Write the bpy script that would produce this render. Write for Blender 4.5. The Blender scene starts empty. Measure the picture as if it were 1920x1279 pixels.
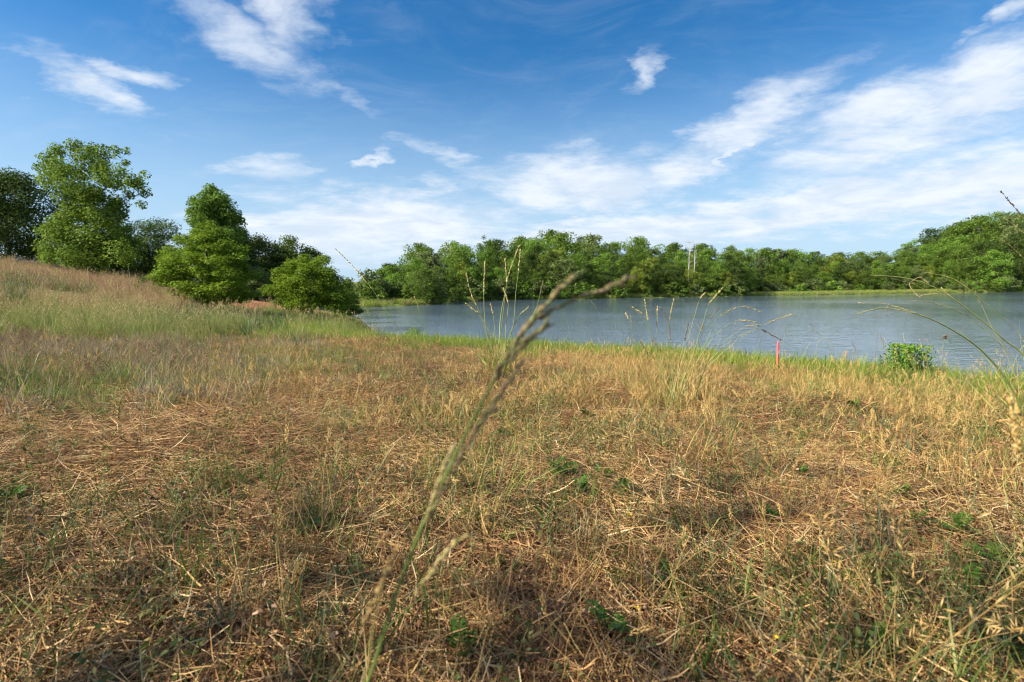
import bpy, math, random
import numpy as np
from mathutils import Matrix, Vector

R = math.radians
rng = np.random.default_rng(7)
random.seed(7)
scene = bpy.context.scene
COL = scene.collection

# ------------------------------------------------------------------ camera
CAM = np.array([0.0, 0.0, 0.65])
PITCH, ROLL, FPX = R(6.04), R(0.39), 960.0
fw = np.array([0, math.cos(PITCH), -math.sin(PITCH)])
r0 = np.array([1.0, 0, 0]); u0 = np.array([0, math.sin(PITCH), math.cos(PITCH)])
rt = math.cos(ROLL) * r0 - math.sin(ROLL) * u0
up = math.sin(ROLL) * r0 + math.cos(ROLL) * u0
cd = bpy.data.cameras.new('camera'); cam = bpy.data.objects.new('camera', cd); COL.objects.link(cam)
cd.sensor_width = 36; cd.lens = 18; cd.clip_start = 0.02; cd.clip_end = 6000
cd.dof.use_dof = True; cd.dof.focus_distance = 4.5; cd.dof.aperture_fstop = 5.6
M = Matrix(((rt[0], up[0], -fw[0], CAM[0]), (rt[1], up[1], -fw[1], CAM[1]), (rt[2], up[2], -fw[2], CAM[2]), (0, 0, 0, 1)))
cam.matrix_world = M
scene.camera = cam

def P(px, py, depth):
    """world point seen at photo pixel (1920 wide) at world depth Y"""
    d = fw + rt * ((px - 960) / FPX) + up * ((639.5 - py) / FPX)
    return CAM + d * (depth / d[1])

def proj(x, y, z):
    v = np.stack([x, y, z - CAM[2]], -1)
    c = np.maximum(v @ fw, 1e-3)
    return 960 + FPX * (v @ rt) / c, 639.5 - FPX * (v @ up) / c

# ------------------------------------------------------------------ sun, world, exposure
SUN_EL = R(37); SUN_H = np.array([-1.0, -0.30]); SUN_H /= np.linalg.norm(SUN_H)
SUN = np.array([SUN_H[0] * math.cos(SUN_EL), SUN_H[1] * math.cos(SUN_EL), math.sin(SUN_EL)])
sl = bpy.data.lights.new('sun', 'SUN'); so = bpy.data.objects.new('sun', sl); COL.objects.link(so)
sl.energy = 5.0; sl.angle = R(0.5); sl.color = (1.0, 0.89, 0.70)
so.rotation_euler = Vector(tuple(SUN)).to_track_quat('Z', 'Y').to_euler()
scene.view_settings.view_transform = 'Standard'; scene.view_settings.look = 'None'
scene.view_settings.gamma = 1.0; scene.view_settings.exposure = 1.15
scene.cycles.max_bounces = 5; scene.cycles.transparent_max_bounces = 8
scene.cycles.diffuse_bounces = 3; scene.cycles.glossy_bounces = 3; scene.cycles.transmission_bounces = 3
scene.cycles.use_adaptive_sampling = True; scene.cycles.adaptive_threshold = 0.02
scene.cycles.use_denoising = True
scene.cycles.filter_width = 1.1
scene.cycles.sample_clamp_indirect = 6

W = bpy.data.worlds.new('World'); scene.world = W; W.use_nodes = True
nt = W.node_tree; nt.nodes.clear()
class NT:
    """small helper that adds nodes and links them"""
    def __init__(s, t): s.t = t
    def n(s, typ, ins=None, **kw):
        nd = s.t.nodes.new(typ)
        for k, v in kw.items(): setattr(nd, k, v)
        for k, v in (ins or {}).items():
            if isinstance(v, bpy.types.NodeSocket): s.t.links.new(v, nd.inputs[k])
            else: nd.inputs[k].default_value = v
        return nd
    def math(s, op, a, b=0.0, c=0.0, clamp=False):
        nd = s.n('ShaderNodeMath', {0: a, 1: b, 2: c}, operation=op); nd.use_clamp = clamp
        return nd.outputs[0]
    def vm(s, op, a, b=None, scale=None):
        ins = {0: a}
        if b is not None: ins[1] = b
        nd = s.n('ShaderNodeVectorMath', ins, operation=op)
        if scale is not None:
            if isinstance(scale, bpy.types.NodeSocket): s.t.links.new(scale, nd.inputs['Scale'])
            else: nd.inputs['Scale'].default_value = scale
        return nd
    def mr(s, v, a, b, c=0.0, d=1.0, smooth=True):
        nd = s.n('ShaderNodeMapRange', {0: v, 1: a, 2: b, 3: c, 4: d})
        nd.interpolation_type = 'SMOOTHSTEP' if smooth else 'LINEAR'
        return nd.outputs[0]
    def mix(s, f, a, b):
        nd = s.n('ShaderNodeMix', data_type='RGBA')
        for i, v in ((0, f), (6, a), (7, b)):
            if isinstance(v, bpy.types.NodeSocket): s.t.links.new(v, nd.inputs[i])
            else: nd.inputs[i].default_value = v
        return nd.outputs[2]
    def noise(s, vec, scale, detail=4, rough=0.55, dist=0.0):
        nd = s.n('ShaderNodeTexNoise', {'Scale': scale, 'Detail': detail, 'Roughness': rough, 'Distortion': dist})
        if vec is not None: s.t.links.new(vec, nd.inputs['Vector'])
        return nd.outputs[0]

w = NT(nt)
sky = w.n('ShaderNodeTexSky', sky_type='NISHITA')
sky.sun_disc = False; sky.sun_elevation = SUN_EL
sky.sun_rotation = math.atan2(SUN_H[0], SUN_H[1])
sky.air_density = 1.0; sky.dust_density = 0.25; sky.ozone_density = 2.5; sky.altitude = 200
hs = w.n('ShaderNodeHueSaturation', {'Saturation': 1.38, 'Value': 1.0, 'Color': sky.outputs[0]})
skycol = w.vm('SCALE', hs.outputs[0], scale=0.0685).outputs[0]
tc = w.n('ShaderNodeTexCoord').outputs['Generated']
sx = w.n('ShaderNodeSeparateXYZ', {0: tc})
X, Y, Z = sx.outputs[0], sx.outputs[1], sx.outputs[2]
az = w.math('MULTIPLY', w.math('ARCTAN2', X, Y), 57.2958)
el = w.math('MULTIPLY', w.math('ARCSINE', Z), 57.2958)
ae = w.n('ShaderNodeCombineXYZ', {0: az, 1: el, 2: 0.0}).outputs[0]
zz = w.math('ADD', w.math('MAXIMUM', Z, 0.0), 0.16)
pl = w.n('ShaderNodeCombineXYZ', {0: w.math('DIVIDE', X, zz), 1: w.math('DIVIDE', Y, zz), 2: 0.0}).outputs[0]
# wisps: noise in the cloud plane, dragged along one wind direction
wmap = w.n('ShaderNodeMapping', {'Vector': pl, 'Rotation': (0, 0, R(58)), 'Scale': (1.0, 3.0, 1)}).outputs[0]
warp = w.n('ShaderNodeTexNoise', {'Vector': pl, 'Scale': 1.1, 'Detail': 2}).outputs['Color']
rag = w.n('ShaderNodeTexNoise', {'Vector': pl, 'Scale': 2.6, 'Detail': 5, 'Roughness': 0.62}).outputs['Color']
ragv = w.vm('MULTIPLY', w.vm('SUBTRACT', rag, (0.5, 0.5, 0.5)).outputs[0], (17.0, 7.0, 0.0)).outputs[0]
ae = w.vm('ADD', ae, ragv).outputs[0]
wv = w.vm('ADD', wmap, w.vm('SCALE', w.vm('SUBTRACT', warp, (0.5, 0.5, 0.5)).outputs[0], scale=2.2).outputs[0]).outputs[0]
n_wisp = w.noise(wv, 2.6, 6, 0.66, 0.3)
n_puff = w.noise(pl, 2.6, 6, 0.64, 0.5)
n_tex = w.math('ADD', w.math('MULTIPLY', n_wisp, 0.55), w.math('MULTIPLY', n_puff, 0.45))
def azel(px, py):
    d = fw + rt * ((px - 960) / FPX) + up * ((639.5 - py) / FPX); d /= np.linalg.norm(d)
    return math.degrees(math.atan2(d[0], d[1])), math.degrees(math.asin(d[2]))
# cloud banks of this sky: centre direction, half widths (deg), tilt (deg), strength
def bank(px, py, wx, wy, tilt, k):
    a, e = azel(px, py)
    a2, e2 = azel(px + 20, py); a3, e3 = azel(px, py - 20)
    return (a, e, wx * math.hypot(a2 - a, e2 - e) / 20, wy * math.hypot(a3 - a, e3 - e) / 20, tilt, k)
BANKS = [
    bank(115, 140, 120, 55, -22, .95), bank(190, 180, 140, 46, -26, .85), bank(215, 125, 120, 30, 3, .85),
    bank(470, 75, 160, 75, -20, .85), bank(560, 30, 100, 75, 40, .75), bank(600, 150, 180, 20, -18, .36),
    bank(520, 332, 130, 34, 4, .62), bank(698, 297, 32, 24, 20, .85), bank(840, 290, 110, 24, -12, .55),
    bank(1205, 132, 70, 32, 35, .85), bank(1890, 30, 75, 42, 35, .95),
    bank(690, 432, 340, 80, 3, 1.5), bank(620, 470, 270, 64, 5, 1.4), bank(790, 355, 110, 26, 3, .8),
    bank(1090, 350, 230, 70, 2, 1.2), bank(1270, 320, 150, 52, 12, 1.05), bank(1160, 440, 380, 50, 4, 1.25),
    bank(1430, 215, 200, 65, 24, 1.0), bank(1330, 250, 80, 32, 10, .9), bank(1390, 270, 60, 22, 50, .9),
    bank(1650, 210, 280, 65, 10, 1.15), bank(1830, 175, 240, 75, 25, 1.25),
    bank(1640, 290, 300, 80, 8, 1.05), bank(1500, 400, 420, 62, 4, 1.35), bank(1820, 350, 320, 85, 6, 1.35),
    bank(640, 500, 170, 26, 0, .8),
]
cov = None
for (a, e, sa, se, tilt, k) in BANKS:
    mp = w.n('ShaderNodeMapping', {'Vector': ae, 'Location': (a, e, 0), 'Rotation': (0, 0, R(tilt)), 'Scale': (sa, se, 1)}, vector_type='TEXTURE')
    L = w.vm('LENGTH', mp.outputs[0]).outputs['Value']
    m = w.mr(L, 1.25, 0.0, 0.0, k)
    cov = m if cov is None else w.math('SMOOTH_MAX', cov, m, 0.12)
# the same kind of sky all round, beyond the banks above
side = w.mr(w.math('ABSOLUTE', az), 50, 66)
far_n = w.noise(pl, 0.55, 1, 0.5)
cov2 = w.math('MULTIPLY', side, w.mr(far_n, 0.42, 0.68, 0.0, 1.0))
cov = w.math('MAXIMUM', cov, cov2)
dens = w.math('ADD', cov, w.math('MULTIPLY', w.math('SUBTRACT', n_tex, 0.5), 1.75))
alpha = w.mr(dens, -0.1, 1.25, 0.0, 1.0)
alpha = w.math('MULTIPLY', alpha, w.mr(cov, 0.0, 0.22))
# thin high veil
veil = w.math('MULTIPLY', w.mr(n_wisp, 0.42, 0.8), 0.10)
alpha = w.math('MAXIMUM', alpha, veil)
alpha = w.math('MULTIPLY', alpha, w.math('MULTIPLY', w.mr(el, 2.0, 5.5, 0.35, 1.0), 0.93))
ctone = w.mix(w.mr(n_puff, 0.35, 0.65), (0.335, 0.38, 0.44, 1), (0.425, 0.45, 0.485, 1))
skycol = w.mix(w.mr(el, 24.0, 0.0, 0.0, 0.92), skycol, (0.235, 0.33, 0.425, 1))
final = w.mix(alpha, skycol, ctone)
bg = w.n('ShaderNodeBackground', {'Color': final, 'Strength': 1.0})
wo = w.n('ShaderNodeOutputWorld', {'Surface': bg.outputs[0]})
W.cycles.sampling_method = 'MANUAL'; W.cycles.sample_map_resolution = 512

# ------------------------------------------------------------------ helpers
def tag(o, label=None, category=None, group=None, kind=None):
    if label: o['label'] = label
    if category: o['category'] = category
    if group: o['group'] = group
    if kind: o['kind'] = kind
    return o

def build_mesh(name, chunks, mats, smooth=False):
    """chunks: list of (V (n,3), F (m,k), material index)"""
    me = bpy.data.meshes.new(name)
    Vs, li, ls, mi, off, lo = [], [], [], [], 0, 0
    for V, F, m in chunks:
        V = np.asarray(V, float); F = np.asarray(F, int)
        if len(F) == 0: continue
        Vs.append(V); li.append((F + off).ravel()); k = F.shape[1]
        ls.append(lo + np.arange(len(F)) * k); lo += len(F) * k
        mi.append(np.full(len(F), m)); off += len(V)
    V = np.concatenate(Vs); li = np.concatenate(li); ls = np.concatenate(ls); mi = np.concatenate(mi)
    me.vertices.add(len(V)); me.vertices.foreach_set('co', V.ravel())
    me.loops.add(len(li)); me.loops.foreach_set('vertex_index', li.astype(np.int32))
    me.polygons.add(len(ls)); me.polygons.foreach_set('loop_start', ls.astype(np.int32))
    me.polygons.foreach_set('material_index', mi.astype(np.int32))
    if smooth: me.polygons.foreach_set('use_smooth', np.ones(len(ls), bool))
    me.update(calc_edges=True)
    for m in mats: me.materials.append(m)
    return me

def obj(name, me, parent=None, loc=(0, 0, 0), link=True):
    o = bpy.data.objects.new(name, me)
    if link: COL.objects.link(o)
    o.parent = parent; o.location = loc
    return o

def empty(name, loc, label, category, group=None):
    o = bpy.data.objects.new(name, None); COL.objects.link(o); o.location = tuple(float(v) for v in loc)
    o.empty_display_size = 0.1
    return tag(o, label, category, group)

def copy_tree(src, loc, rz=0.0, scale=None):
    c = src.copy(); COL.objects.link(c); c.location = loc; c.rotation_euler = (0, 0, rz)
    if scale is not None: c.scale = scale
    for ch in src.children:
        d = ch.copy(); COL.objects.link(d); d.parent = c
    return c

def nrm(v): return v / np.maximum(np.linalg.norm(v, axis=-1, keepdims=True), 1e-9)

def arcs(base, az, length, lean, bend, K=4, wob=0.0):
    """n curved paths; lean = start angle from vertical, bend = added angle along the path (rad)"""
    base = np.asarray(base, float); n = len(base)
    t = (np.arange(K) + 0.5) / K
    th = lean[:, None] + bend[:, None] * t[None]
    a = az[:, None] + (rng.normal(0, wob, (n, K)) if wob else 0.0)
    d = np.stack([np.sin(th) * np.cos(a), np.sin(th) * np.sin(a), np.cos(th)], -1) * (length / K)[:, None, None]
    return np.concatenate([base[:, None], base[:, None] + np.cumsum(d, 1)], 1)

def ribbon(paths, width, tip=0.15, prof=None, twist=None):
    n, K1, _ = paths.shape
    t = np.linspace(0, 1, K1)
    pr = prof(t) if prof else (1 - (1 - tip) * t ** 1.6)
    d = nrm(paths[:, -1] - paths[:, 0])
    ref = nrm(rng.normal(size=(n, 3)))
    side = nrm(np.cross(d, ref))
    wv_ = (width[:, None] * pr[None])[..., None] * side[:, None] * 0.5
    V = np.stack([paths - wv_, paths + wv_], 2).reshape(-1, 3)
    i = np.arange(n)[:, None] * (K1 * 2) + np.arange(K1 - 1)[None] * 2
    F = np.stack([i, i + 1, i + 3, i + 2], -1).reshape(-1, 4)
    return V, F

def tube(paths, radius, sides=3):
    """radius (n,K1) or (n,)"""
    n, K1, _ = paths.shape
    radius = np.asarray(radius, float)
    if radius.ndim == 1: radius = np.repeat(radius[:, None], K1, 1)
    tan = nrm(np.gradient(paths, axis=1))
    ref = np.where(np.abs(tan[..., 2:3]) > 0.9, np.array([1.0, 0, 0]), np.array([0, 0, 1.0]))
    a = nrm(np.cross(tan, ref)); b = np.cross(tan, a)
    ang = np.arange(sides) / sides * 2 * np.pi
    V = paths[:, :, None] + radius[..., None, None] * (np.cos(ang)[None, None, :, None] * a[:, :, None] + np.sin(ang)[None, None, :, None] * b[:, :, None])
    V = V.reshape(-1, 3)
    k = np.arange(n)[:, None, None] * (K1 * sides) + np.arange(K1 - 1)[None, :, None] * sides
    s = np.arange(sides)[None, None]; s2 = (s + 1) % sides
    F = np.stack([k + s, k + s2, k + sides + s2, k + sides + s], -1).reshape(-1, 4)
    return V, F

def leaves(pos, normal, size, aspect=0.55, fold=0.0):
    """diamond leaves: 4 verts, 1 quad each"""
    n = len(pos)
    nn = nrm(normal); t = nrm(np.cross(nn, rng.normal(size=(n, 3)))); b = np.cross(nn, t)
    s = np.asarray(size).reshape(-1, 1)
    V = np.stack([pos - t * s * .5, pos + b * s * aspect * .5 + nn * s * fold, pos + t * s * .5, pos - b * s * aspect * .5 + nn * s * fold], 1).reshape(-1, 3)
    return V, np.arange(n * 4).reshape(-1, 4)

# ------------------------------------------------------------------ materials
def new_mat(name):
    m = bpy.data.materials.new(name); m.use_nodes = True; m.node_tree.nodes.clear()
    return m, NT(m.node_tree)

def ramp(t, fac, stops):
    nd = t.n('ShaderNodeValToRGB', {0: fac}); cr = nd.color_ramp
    while len(cr.elements) < len(stops): cr.elements.new(0.5)
    for e, (p, c) in zip(cr.elements, stops): e.position = p; e.color = (*c, 1)
    return nd.outputs[0]

def plant_mat(name, stops, trans=0.3, rough=0.55, patch=None, patch_scale=0.8, spec=0.25, obj_var=0.25):
    """blades, straws and leaves: each piece takes its own tone; light passes through a little"""
    m, t = new_mat(name)
    g = t.n('ShaderNodeNewGeometry'); oi = t.n('ShaderNodeObjectInfo')
    f = t.math('FRACT', t.math('ADD', g.outputs['Random Per Island'], t.math('MULTIPLY', oi.outputs['Random'], 3.7)))
    c = ramp(t, f, stops)
    if patch:
        f2 = t.mr(t.noise(g.outputs['Position'], patch_scale, 3), 0.42, 0.6)
        c = t.mix(t.math('MULTIPLY', f2, 0.6), c, (*patch, 1))
    val = t.math('ADD', 1.0 - obj_var / 2, t.math('MULTIPLY', oi.outputs['Random'], obj_var))
    c = t.vm('SCALE', c, scale=val).outputs[0]
    p = t.n('ShaderNodeBsdfPrincipled', {'Base Color': c, 'Roughness': rough, 'Specular IOR Level': spec})
    tr = t.n('ShaderNodeBsdfTranslucent', {'Color': c})
    ms = t.n('ShaderNodeMixShader', {0: trans, 1: p.outputs[0], 2: tr.outputs[0]})
    t.n('ShaderNodeOutputMaterial', {'Surface': ms.outputs[0]})
    return m

def bark_mat(name, c1, c2):
    m, t = new_mat(name)
    tcn = t.n('ShaderNodeTexCoord').outputs['Object']
    mp = t.n('ShaderNodeMapping', {'Vector': tcn, 'Scale': (6, 6, 1.2)}).outputs[0]
    nz = t.noise(mp, 3, 6, 0.65)
    c = t.mix(t.mr(nz, .35, .65), (*c1, 1), (*c2, 1))
    bmp = t.n('ShaderNodeBump', {'Strength': 0.6, 'Distance': 0.03, 'Height': nz})
    p = t.n('ShaderNodeBsdfPrincipled', {'Base Color': c, 'Roughness': 0.9, 'Normal': bmp.outputs[0]})
    t.n('ShaderNodeOutputMaterial', {'Surface': p.outputs[0]})
    return m

MT = {}
MT['straw'] = plant_mat('straw', patch=(.25, .13, .065), patch_scale=1.5, stops=[(0, (.08, .036, .016)), (.24, (.25, .125, .052)), (.5, (.50, .30, .125)), (.8, (.69, .47, .21)), (1, (.77, .6, .35))], trans=.12, rough=.5)
MT['litter'] = plant_mat('litter', [(0, (.045, .022, .012)), (.5, (.14, .07, .038)), (.8, (.27, .16, .09)), (1, (.46, .33, .23))], trans=.1, rough=.7)
MT['dry'] = plant_mat('dry_grass', [(0, (.24, .125, .048)), (.4, (.45, .285, .105)), (.75, (.6, .425, .17)), (1, (.36, .36, .11))], trans=.25)
MT['barley'] = plant_mat('barley_head', [(0, (.5, .32, .10)), (.5, (.64, .44, .17)), (1, (.7, .54, .25))], trans=.25)
MT['barley_green'] = plant_mat('barley_head_green', [(0, (.20, .24, .06)), (1, (.34, .34, .11))], trans=.25)
MT['green'] = plant_mat('green_blade', [(0, (.05, .10, .018)), (.5, (.10, .17, .035)), (1, (.19, .25, .07))], trans=.32, rough=.42)
MT['bluegreen'] = plant_mat('blue_green_blade', [(0, (.07, .12, .06)), (.6, (.15, .2, .11)), (1, (.25, .29, .18))], trans=.28, rough=.42)
MT['lime'] = plant_mat('fresh_green_blade', [(0, (.13, .2, .025)), (.6, (.22, .31, .045)), (1, (.33, .38, .08))], trans=.36)
MT['pale'] = plant_mat('pale_green_grass', [(0, (.13, .19, .045)), (.5, (.24, .30, .08)), (.85, (.34, .36, .13)), (1, (.42, .36, .18))], trans=.33, patch=(.30, .27, .10), patch_scale=.35)
MT['broom'] = plant_mat('broomsedge', [(0, (.25, .13, .08)), (.5, (.40, .245, .155)), (.85, (.48, .33, .21)), (1, (.34, .30, .11))], trans=.25)
MT['weed'] = plant_mat('small_weed_leaf', [(0, (.05, .08, .02)), (.5, (.1, .14, .035)), (.8, (.18, .2, .06)), (1, (.26, .2, .08))], trans=.28)
MT['brownseed'] = plant_mat('brown_seed', [(0, (.13, .075, .04)), (.5, (.28, .18, .095)), (1, (.42, .32, .19))], trans=.1, rough=.8)
MT['grey'] = plant_mat('grey_stalk', [(0, (.2, .15, .10)), (.6, (.33, .27, .19)), (1, (.42, .38, .29))], trans=.1, rough=.8)
MT['leafy'] = plant_mat('weed_leaf', [(0, (.045, .11, .015)), (1, (.10, .2, .03))], trans=.3, rough=.4)
MT['culm'] = plant_mat('green_culm', [(0, (.2, .27, .07)), (.6, (.34, .4, .13)), (1, (.48, .46, .2))], trans=.15, rough=.35)
MT['spike'] = plant_mat('spikelet', [(0, (.38, .33, .12)), (.5, (.56, .46, .2)), (1, (.64, .52, .3))], trans=.2)
MT['spike_dark'] = plant_mat('dark_spikelet', [(0, (.07, .05, .04)), (.5, (.16, .1, .075)), (1, (.29, .22, .12))], trans=.1)
MT['spike_pink'] = plant_mat('purplish_spikelet', [(0, (.15, .10, .06)), (.4, (.25, .2, .09)), (.75, (.22, .24, .09)), (1, (.36, .25, .17))], trans=.15)
MT['flower'] = plant_mat('yellow_petal', [(0, (.7, .45, .02)), (1, (.8, .6, .03))], trans=.2)
def leafmat(name, a, b, c, trans=.38): return plant_mat(name, [(0, a), (.55, b), (1, c)], trans=trans, rough=.65, spec=.1, obj_var=.35)
MT['lf_dark'] = leafmat('dark_oak_leaf', (.032, .062, .013), (.06, .105, .02), (.11, .16, .035))
MT['lf_mid'] = leafmat('mid_green_leaf', (.055, .105, .016), (.105, .18, .026), (.18, .255, .05))
MT['lf_bright'] = leafmat('bright_leaf', (0.084, 0.168, 0.022), (0.147, 0.266, 0.036), (0.238, 0.364, 0.070), .42)
MT['lf_olive'] = leafmat('olive_leaf', (0.084, 0.126, 0.035), (0.140, 0.196, 0.063), (0.224, 0.266, 0.098))
MT['lf_yellow'] = leafmat('yellow_green_leaf', (.11, .16, .02), (.18, .24, .035), (.27, .32, .06))
MT['lf_tall'] = leafmat('tall_tree_leaf', (.065, .12, .015), (.125, .205, .026), (.21, .29, .045))
MT['lf_pine'] = leafmat('pine_needle', (0.042, 0.070, 0.031), (0.077, 0.105, 0.049), (0.140, 0.140, 0.070), .2)
MT['lf_elm'] = leafmat('elm_leaf', (.09, .165, .012), (.16, .26, .02), (.25, .35, .04), .4)
MT['bark'] = bark_mat('bark', (.05, .04, .032), (.13, .105, .085))
MT['bark_pale'] = bark_mat('pale_dead_wood', (.32, .28, .24), (.5, .45, .39))

# ------------------------------------------------------------------ terrain
LAKE_Z = -1.85
LAKE = np.array([(11.6, 0.2), (8.9, 5.2), (7.6, 8.3), (4.8, 11.5), (1.3, 13.3), (-2.2, 15.6), (-4.6, 20), (-8.2, 30), (-12.5, 42), (-17, 52), (-21, 60),
                 (-19.5, 65), (-12, 74), (-7, 92), (-1, 99), (15, 102), (34, 111), (54, 118), (80, 129), (112, 143), (150, 152), (230, 150), (290, 60), (220, -70), (60, -70), (26, -25)], float)
def lake_sd(x, y):
    """signed distance to the shoreline, positive on land"""
    x = np.asarray(x, float); y = np.asarray(y, float)
    d = np.full(x.shape, 1e9); inside = np.zeros(x.shape, bool)
    for i in range(len(LAKE)):
        a = LAKE[i]; b = LAKE[(i + 1) % len(LAKE)]; e = b - a
        t = np.clip(((x - a[0]) * e[0] + (y - a[1]) * e[1]) / (e @ e), 0, 1)
        d = np.minimum(d, np.hypot(x - a[0] - t * e[0], y - a[1] - t * e[1]))
        c = ((a[1] > y) != (b[1] > y)) & (x < (b[0] - a[0]) * (y - a[1]) / (b[1] - a[1] + 1e-12) + a[0])
        inside ^= c
    return np.where(inside, -d, d)
def sstep(v, a, b):
    t = np.clip((v - a) / (b - a), 0, 1); return t * t * (3 - 2 * t)
def lump(x, y):
    return (np.sin(x * 1.7 + y * .6) * np.sin(y * 1.3 - x * .4) * .5 + np.sin(x * 4.1 + 1.3) * np.sin(y * 3.7 + .5 + x) * .3)
SKYLINE_PX = [560, 640, 700, 730, 760, 800, 880, 950, 1020, 1060, 1100, 1170, 1250, 1300, 1400, 1460, 1520, 1600, 1660, 1700, 1750, 1800, 1850, 1920, 2100, 2600]
SKYLINE_PY = [520, 518, 508, 484, 472, 465, 455, 450, 440, 444, 450, 447, 458, 465, 468, 470, 474, 476, 472, 452, 436, 420, 404, 394, 375, 370]
def yh(px): return 545 - 13 * px / 1920
def ground(x, y):
    x = np.asarray(x, float); y = np.asarray(y, float)
    sd = lake_sd(x, y)
    s = 0.45 * x + 0.9 * y
    base = -0.055 * np.clip(s, -30, 40)
    h = np.maximum(-x - 8.5, 0)
    hill = 0.134 * (np.sqrt(h * h + 4) - 2); hill = 9 * np.tanh(hill / 9)
    near = base + hill + 0.02 * lump(x, y) * np.clip(np.hypot(x, y), .5, 2.5)
    bank_ = LAKE_Z + np.where(sd > 0, 0.42 * sd, 0.3 * sd)
    near = np.minimum(near, bank_)
    # far side: low marshy rim, then wooded slopes
    px = 960 + 960 * x / np.maximum(y, 5)
    sk = np.interp(px, SKYLINE_PX, SKYLINE_PY)
    yy = np.clip(y - np.maximum(sd - 42, 0), 20, 215)
    top = 0.65 + (yh(px) - sk) / 960 * yy
    slope = np.clip(top - 11.5 - LAKE_Z, 0.5, 14)
    far = LAKE_Z + np.where(sd > 0, np.minimum(.3 * sd, .25) + .012 * sd + slope * sstep(sd, 6, 55), .3 * sd)
    f = sstep(y, 58, 70)
    z = near * (1 - f) + far * f
    return np.maximum(z, -4.5)
def gz(x, y): return float(ground(np.array([x]), np.array([y]))[0])

def spaced(lo, hi, n, fine):
    t = np.linspace(-1, 1, n); a = math.asinh(hi / fine)
    v = fine * np.sinh(t * a)
    return np.clip(v, lo, hi)
gx = spaced(-3000, 3000, 330, 2.2); gy = np.unique(np.concatenate([np.linspace(-3000, -60, 12), np.linspace(-55, -3, 20), np.linspace(-2, 16, 150), np.linspace(16.4, 80, 90), np.linspace(81, 230, 90), np.linspace(240, 3000, 24)]))
GX, GY = np.meshgrid(gx, gy)
GZ = ground(GX, GY)
nx, ny = len(gx), len(gy)
V = np.stack([GX, GY, GZ], -1).reshape(-1, 3)
ii = (np.arange(ny - 1)[:, None] * nx + np.arange(nx - 1)[None]).ravel()
F = np.stack([ii, ii + 1, ii + nx + 1, ii + nx], -1)
m, t = new_mat('meadow_soil')
pos = t.n('ShaderNodeNewGeometry').outputs['Position']
n1 = t.noise(pos, 1.1, 6, .6); n2 = t.noise(pos, 14, 6, .7); n3 = t.noise(pos, 90, 3, .6)
soil = t.mix(t.mr(n2, .38, .65), (.055, .028, .018, 1), (.16, .095, .065, 1))
soil = t.mix(t.mr(n3, .5, .75), soil, (.25, .17, .11, 1))
grassy = t.mix(t.mr(n2, .4, .6), (.10, .11, .035, 1), (.2, .17, .07, 1))
soil = t.mix(t.math('MULTIPLY', t.mr(n1, .45, .65), .4), soil, grassy)
sp = t.n('ShaderNodeSeparateXYZ', {0: pos})
farm = t.mr(sp.outputs[1], 9, 20)
soil = t.mix(farm, soil, grassy)
wood = t.mix(t.mr(n1, .4, .6), (.09, .13, .03, 1), (.16, .19, .05, 1))
soil = t.mix(t.mr(sp.outputs[1], 58, 70), soil, wood)
bm = t.n('ShaderNodeBump', {'Strength': .8, 'Distance': .03, 'Height': n2})
p = t.n('ShaderNodeBsdfPrincipled', {'Base Color': soil, 'Roughness': .95, 'Specular IOR Level': .1, 'Normal': bm.outputs[0]})
t.n('ShaderNodeOutputMaterial', {'Surface': p.outputs[0]})
tag(obj('ground', build_mesh('ground', [(V, F, 0)], [m], True)), 'brown earth of the meadow and the banks round the lake', kind='structure')

# bare red clay slope between the two bushes
def sheet(name, cx, cy, rx, ry, mat, lift, label):
    a = np.linspace(0, 2 * np.pi, 28, endpoint=False)
    rr = 1 + .2 * np.sin(3 * a + 1) + .12 * np.sin(5 * a)
    Vv = [(cx, cy, gz(cx, cy) + lift)]
    for k in (.35, .7, 1.0):
        for q, r_ in zip(a, rr):
            x_, y_ = cx + rx * k * r_ * math.cos(q), cy + ry * k * r_ * math.sin(q)
            Vv.append((x_, y_, gz(x_, y_) + lift * (1 if k < .9 else -.3)))
    n = 28; Ft = [(0, 1 + i, 1 + (i + 1) % n) for i in range(n)]
    Fq = [(1 + k * n + i, 1 + (k + 1) * n + i, 1 + (k + 1) * n + (i + 1) % n, 1 + k * n + (i + 1) % n) for k in range(2) for i in range(n)]
    Vv = np.array(Vv)
    off = build_mesh(name, [(Vv, np.array(Ft), 0), (Vv, np.array(Fq), 0)], [mat], True)
    return tag(obj(name, off), label, kind='structure')
m, t = new_mat('red_clay')
pos = t.n('ShaderNodeNewGeometry').outputs['Position']
c = t.mix(t.mr(t.noise(pos, 3, 6, .6), .35, .65), (.22, .085, .045, 1), (.33, .16, .09, 1))
p = t.n('ShaderNodeBsdfPrincipled', {'Base Color': c, 'Roughness': .95, 'Specular IOR Level': .1})
t.n('ShaderNodeOutputMaterial', {'Surface': p.outputs[0]})
cl = P(485, 568, 34); sheet('clay_bank', cl[0], cl[1], 3.6, 5.0, m, .05, 'bare red clay patch on the slope between the two bushes')

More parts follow.
